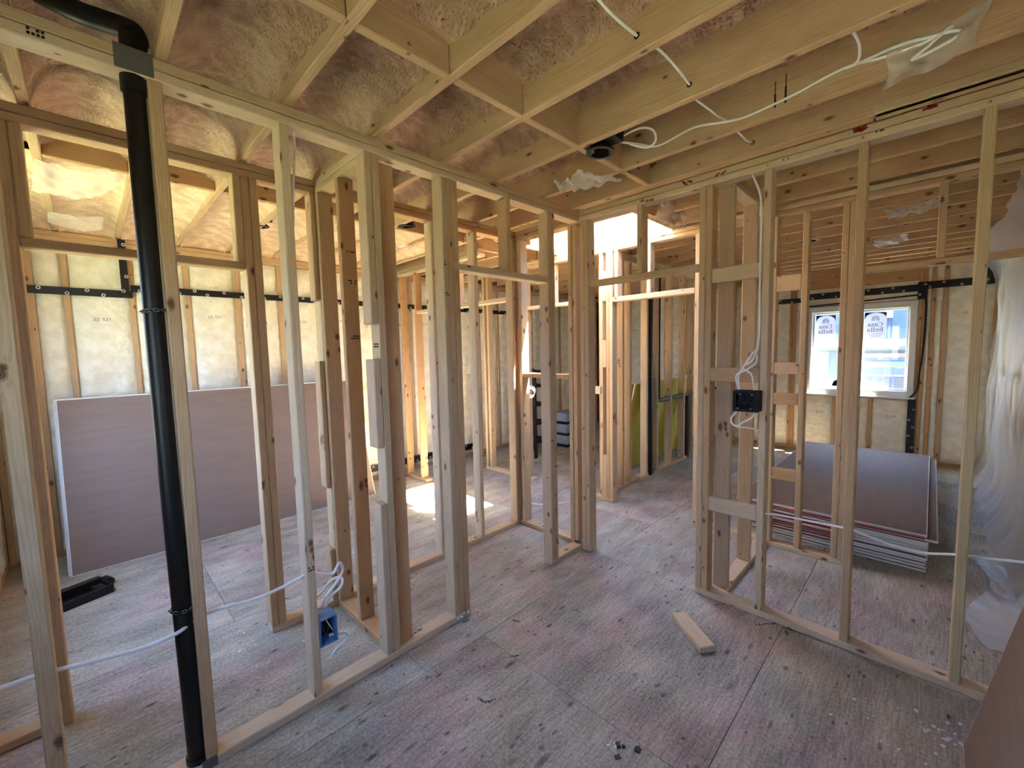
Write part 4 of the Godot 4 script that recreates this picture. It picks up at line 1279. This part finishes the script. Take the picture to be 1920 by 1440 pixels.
	for q in [[[1.17, -1.44], [1.18, -1.40], [1.23, -1.375]], [[1.69, -1.72], [1.715, -1.685]], [[2.62, -0.66], [2.70, -0.60], [2.72, -0.58]], [[1.47, -1.52], [1.52, -1.49]]]:
		var l := []
		for k in q.size() - 1:
			for j in 8:
				var p := Vector2(q[k][0], q[k][1]).lerp(Vector2(q[k + 1][0], q[k + 1][1]), j / 8.0) + Vector2(rng.randf_range(-0.004, 0.004), rng.randf_range(-0.004, 0.004))
				var h := Vector3(rng.randf_range(0.002, 0.007), 0.0003, rng.randf_range(0.002, 0.006))
				l.append([Vector3(p.x, 0.0004, p.y) - h, Vector3(p.x, 0.0004, p.y) + h])
		put(fl, "scuff_mark", join_boxes(l, 0.0001), "ink", Vector3.ZERO)
	# black marker lines and red paint on the timber, in the ceiling and on the right wall's plates
	marks()


# a small inked grade stamp: rows of short bars, thin enough to lie on the wood
func stamp(w: Node3D, c: Vector3, along: Vector3, down: Vector3, n: Vector3, cols: int, rows: int, wd := 0.05) -> void:
	var l := []
	for r in rows:
		for k in cols:
			if rng.randf() < 0.22:
				continue
			var p := along * ((k - (cols - 1) * 0.5) * wd / cols) + down * (r * 0.013)
			var h := along * wd / cols * 0.36 + down * 0.0042 + n * 0.0004
			h = h.abs()
			l.append([p - h, p + h])
	put(w, "grade_stamp", join_boxes(l, 0.0002), "ink_dark", c + n * 0.0006)


func marks() -> void:
	rng.seed = 17
	var up := Vector3.UP
	var X := Vector3.RIGHT
	var Z := Vector3.BACK
	for q in [[1.085, 2.19, 5, 1], [1.085, 2.03, 4, 2], [1.085, 1.72, 4, 2]]:
		stamp(get_node("wall_divider"), Vector3(q[0], q[1], -2.34), X, -up, Z, q[2], q[3])
	for q in [[1.012, 1.665, 4, 2], [0.645, 0.66, 3, 2], [1.455, 2.12, 3, 2], [1.457, 1.95, 4, 3]]:
		stamp(get_node("wall_left"), Vector3(q[0], q[1], -1.955), X, -up, Z, q[2], q[3], 0.026)
	for zz in [-0.685, -0.28, 0.127]:
		text(get_node("wall_right"), "pencil_cross", "X", "ink_dark", Vector3(2.7132, 2.602, zz), Basis(Vector3.UP, -PI / 2), 0.014)
	stamp(get_node("wall_left"), Vector3(-0.035, 2.612, -1.955), X, -up, Z, 5, 2, 0.05)
	for q in [[-0.22, 2.612], [-0.60, 2.606], [0.30, 2.606]]:
		stamp(get_node("wall_right"), Vector3(2.714, q[1], q[0]), Z, -up, -X, 4, 1, 0.03)
	for q in [[-1.895, 1.42], [-1.925, 1.0], [-1.89, 0.55]]:
		stamp(get_node("wall_right"), Vector3(2.714, q[1], q[0]), Z, -up, -X, 3, 2, 0.024)
	for q in [[2.364, 0.95, 3], [2.40, 0.75, 2], [2.40, 0.42, 3]]:
		stamp(get_node("wall_left"), Vector3(q[0], q[1], -1.955), X, -up, Z, q[2], 1, 0.03)
	var c := get_node("ceiling")
	for q in [[-0.556, 2.695, 2.755, 0.004], [-0.556, 2.755, 2.81, 0.0018], [-0.515, 2.70, 2.77, 0.004], [-0.515, 2.77, 2.825, 0.0018]]:
		bd(c, "marker_line", 2.2935, 2.2948, q[1], q[2], q[0] - q[3], q[0] + q[3], "ink_dark", 0.0003)
	for q in [[1.448, 2.715, -0.785], [1.866, 2.715, -0.77], [2.635, 2.715, -0.74], [1.866, 2.74, -0.10]]:
		put(c, "drilled_hole", lathe([Vector2(0, 0.0008), Vector2(0.011, 0.0008), Vector2(0.011, -0.0004)], 14), "black_dull", Vector3(q[0] - 0.0006, q[1], q[2])).rotation.z = PI / 2
	var w := get_node("wall_right")
	rng.seed = 5
	for q in [[-1.13, 2.635, 4], [-0.93, 2.63, 2], [-0.30, 2.645, 5], [-0.06, 2.65, 3]]:
		for k in q[2]:
			var y: float = q[1] + rng.randf_range(-0.008, 0.008)
			var z: float = q[0] + rng.randf_range(-0.03, 0.03)
			var m := put(w, "paint_mark", board_mesh(Vector3(0.0012, 0.010, 0.03), 0.0004), "red_paint", Vector3(2.7135, y, z))
			m.rotation.x = rng.randf_range(-0.7, 0.7)
